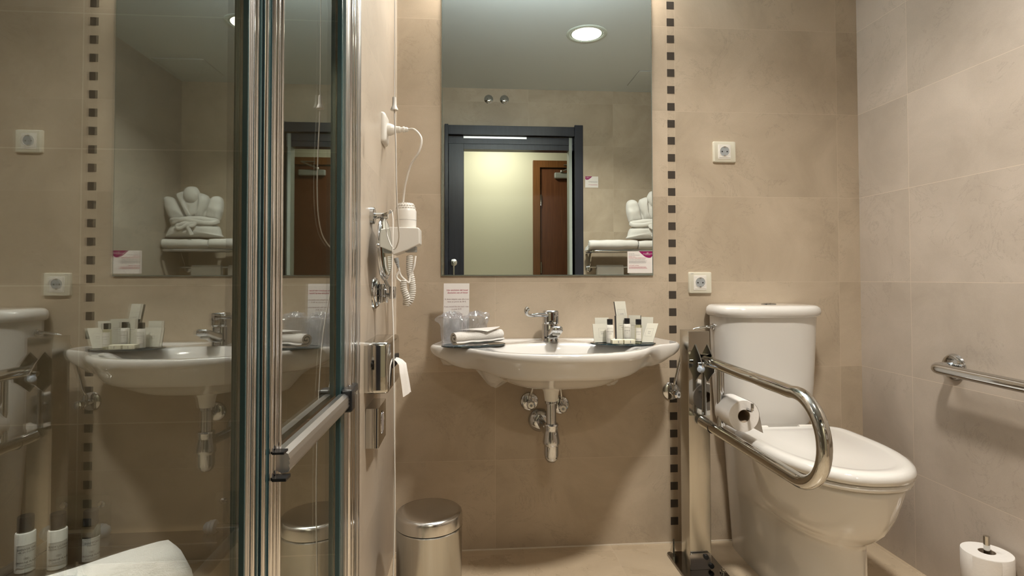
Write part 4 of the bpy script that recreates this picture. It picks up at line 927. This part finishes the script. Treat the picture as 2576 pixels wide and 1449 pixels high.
part('closer_pivot', M().lathe([(.001, .02), (.014, .02), (.016, 0)], (.905, HYW+.06, 2.022)), POLISH, t)

# ------------------------------------------------------------------ towel rack
RY = -1.80
t = thing('towel_rack', 'chrome two tier towel rack on the wall beside the door', 'towel rack', (1.16, YF, 1.05))
for y in (-2.04, -1.98, -1.92, -1.86): part('shelf_rod', M().tube([(.85, y, 1.166), (1.462, y, 1.166)], .005, 10), CHROME, t)
fr = [(.862, YF+.012, 1.163), (.862, RY-.02, 1.163), (.867, RY-.006, 1.163), (.882, RY, 1.163), (1.435, RY, 1.163), (1.450, RY-.006, 1.163), (1.456, RY-.02, 1.163), (1.456, YF+.012, 1.163)]
part('shelf_frame', M().tube(fr, .009, 14), CHROME, t)
for x in (.880, 1.43):
    part('side_plate', M().prism([(YF+.004, 1.165), (YF+.10, 1.165), (YF+.10, 1.155), (YF+.03, 1.03), (YF+.004, 1.025)], 0, x-.002, x+.002), POLISH, t, smooth=0)
    part('wall_disc', M().lathe([(.001, .008), (.020, .008), (.024, .005), (.025, 0)], (x, YF, 1.045), (0, 1, 0)), CHROME, t)
part('hanging_rod', M().tube([(.872, YF+.085, 1.055), (1.442, YF+.085, 1.055)], .007, 14), CHROME, t)
for x0, x1, lb in ((.92, 1.115, 'white hand towel hanging on the lower rod of the towel rack nearest the door'), (1.165, 1.36, 'white hand towel hanging on the lower rod of the towel rack near the room corner')):
    rings = []
    for i in range(15):
        x = x0+(x1-x0)*i/14; w = .002*sin(i*.9)
        rings.append([(x, YF+.085+a+w, b) for a, b in ((-.022, .86), (-.022, 1.05), (-.014, 1.066), (0, 1.071), (.014, 1.066), (.022, 1.05), (.024, .80), (.012, .80), (.011, 1.05), (.006, 1.058), (0, 1.061), (-.006, 1.058), (-.011, 1.05), (-.011, .86))])
    tt = thing('hand_towel', lb, 'towel', ((x0+x1)/2, YF+.085, .80), 'hand towels on the towel rack')
    part('cloth', M().loft(rings), TERRY, tt, smooth=60)
for x0, x1, r_, lb, sd in ((.830, 1.175, .040, 'white bath towel rolled on the rack shelf nearest the door', 3), (1.185, 1.475, .038, 'white bath towel rolled on the rack shelf under the folded robe', 5)):
    tt = roll_towel('bath_towel', (x0, -1.845, 1.174), (x1, -1.845, 1.176), r_, lb, 'towel', sd, .98, TERRY, 'bath towels on the rack shelf')
    part('cloth_back', M().pillow(rrect(x0+.004, x1-.004, -2.03, -1.87, .02, 5), (0, 0, 1.175), (1, 0, 0), (0, 1, 0), (0, 0, 1), .07, .02, 7), TERRY, tt, smooth=80)
# folded robe standing on the towels
CXR, s_ = 1.302, .00231
RBY = -1.885
ZR0 = 1.252
def rp(pts): return [((CXR-(p[0]-520)*s_*.19*1.0), (ZR0+(900-p[1])*s_*.23)) for p in pts]
SX_ = .385/860
def rp(pts): return [(-(p[0]-522)*SX_, (897-p[1])*SX_) for p in pts]
def smoothp(pts, n=4): return [(v[0], v[1]) for v in cr([(a, b, 0) for a, b in rp(pts)], n, True)]
t = thing('folded_robe', 'white terry bathrobe folded upright with its belt tied on the towel rack', 'bathrobe', (CXR, RBY, ZR0))
def puff(name, pts, y, th, par, lb=None, bump=None, back=.5, n=4, pw=.5):
    return part(name, M().pillow(smoothp(pts, n), (CXR, y, ZR0), (1, 0, 0), (0, 0, 1), (0, 1, 0), th, back, 8, bump, pw), TERRY, par, smooth=80, label=lb)
wr = lambda x, z: .004*sin(x*60+z*35)+.003*sin(z*90-x*22)
puff('skirt', [(128, 880), (150, 820), (215, 710), (300, 680), (520, 690), (700, 690), (800, 690), (900, 740), (935, 850), (930, 890), (520, 898), (160, 898)], RBY, .075, t, bump=wr)
puff('sleeve', [(95, 310), (120, 280), (170, 280), (240, 310), (300, 370), (360, 470), (420, 600), (330, 640), (230, 640), (160, 570), (115, 470), (100, 380)], RBY-.005, .050, t, bump=wr)
puff('sleeve', [(760, 330), (800, 280), (860, 265), (920, 290), (948, 350), (945, 480), (915, 590), (890, 640), (780, 640), (700, 610), (720, 480)], RBY-.005, .050, t, bump=wr)
puff('chest', [(300, 300), (400, 240), (620, 240), (740, 300), (740, 450), (700, 620), (560, 650), (430, 620), (360, 480)], RBY-.015, .045, t)
puff('collar', [(285, 250), (340, 215), (385, 210), (400, 300), (440, 400), (470, 500), (520, 600), (450, 605), (400, 500), (340, 370)], RBY+.010, .036, t)
puff('collar', [(620, 230), (700, 250), (752, 295), (730, 430), (690, 520), (650, 610), (560, 605), (590, 500), (600, 400), (615, 300)], RBY+.010, .036, t)
puff('hood', [(385, 250), (405, 180), (450, 140), (510, 128), (570, 142), (605, 190), (625, 250), (600, 330), (560, 380), (470, 380), (420, 330)], RBY+.012, .040, t)
puff('label_tab', [(470, 385), (595, 385), (590, 440), (560, 560), (470, 560), (465, 440)], RBY+.022, .012, t)
def belt(pts, r=.014):
    P = [(CXR+x, RBY+.072+dy, ZR0+z) for (x, z), dy in zip(rp([p[:2] for p in pts]), [p[2] for p in pts])]
    part('belt', M().tube(cr(P, 6), r, 14, flat=.5, up=(0, 1, 0)), TERRY, t, smooth=80)
belt([(215, 660, -.05), (260, 650, -.02), (360, 645, 0), (470, 650, .006), (620, 670, .006), (760, 690, -.005), (860, 680, -.03), (895, 650, -.06)], .016)
belt([(225, 690, -.05), (300, 680, -.01), (420, 640, .003), (560, 625, .003), (700, 625, 0), (820, 640, -.02), (890, 640, -.06)], .015)
belt([(540, 690, .008), (470, 700, .014), (370, 740, .012), (420, 775, .014), (510, 720, .016), (560, 700, .012)], .012)
belt([(520, 700, .010), (580, 740, .015), (625, 700, .012), (560, 690, .010)], .012)
belt([(520, 720, .012), (545, 790, .012), (575, 870, .006)], .012)
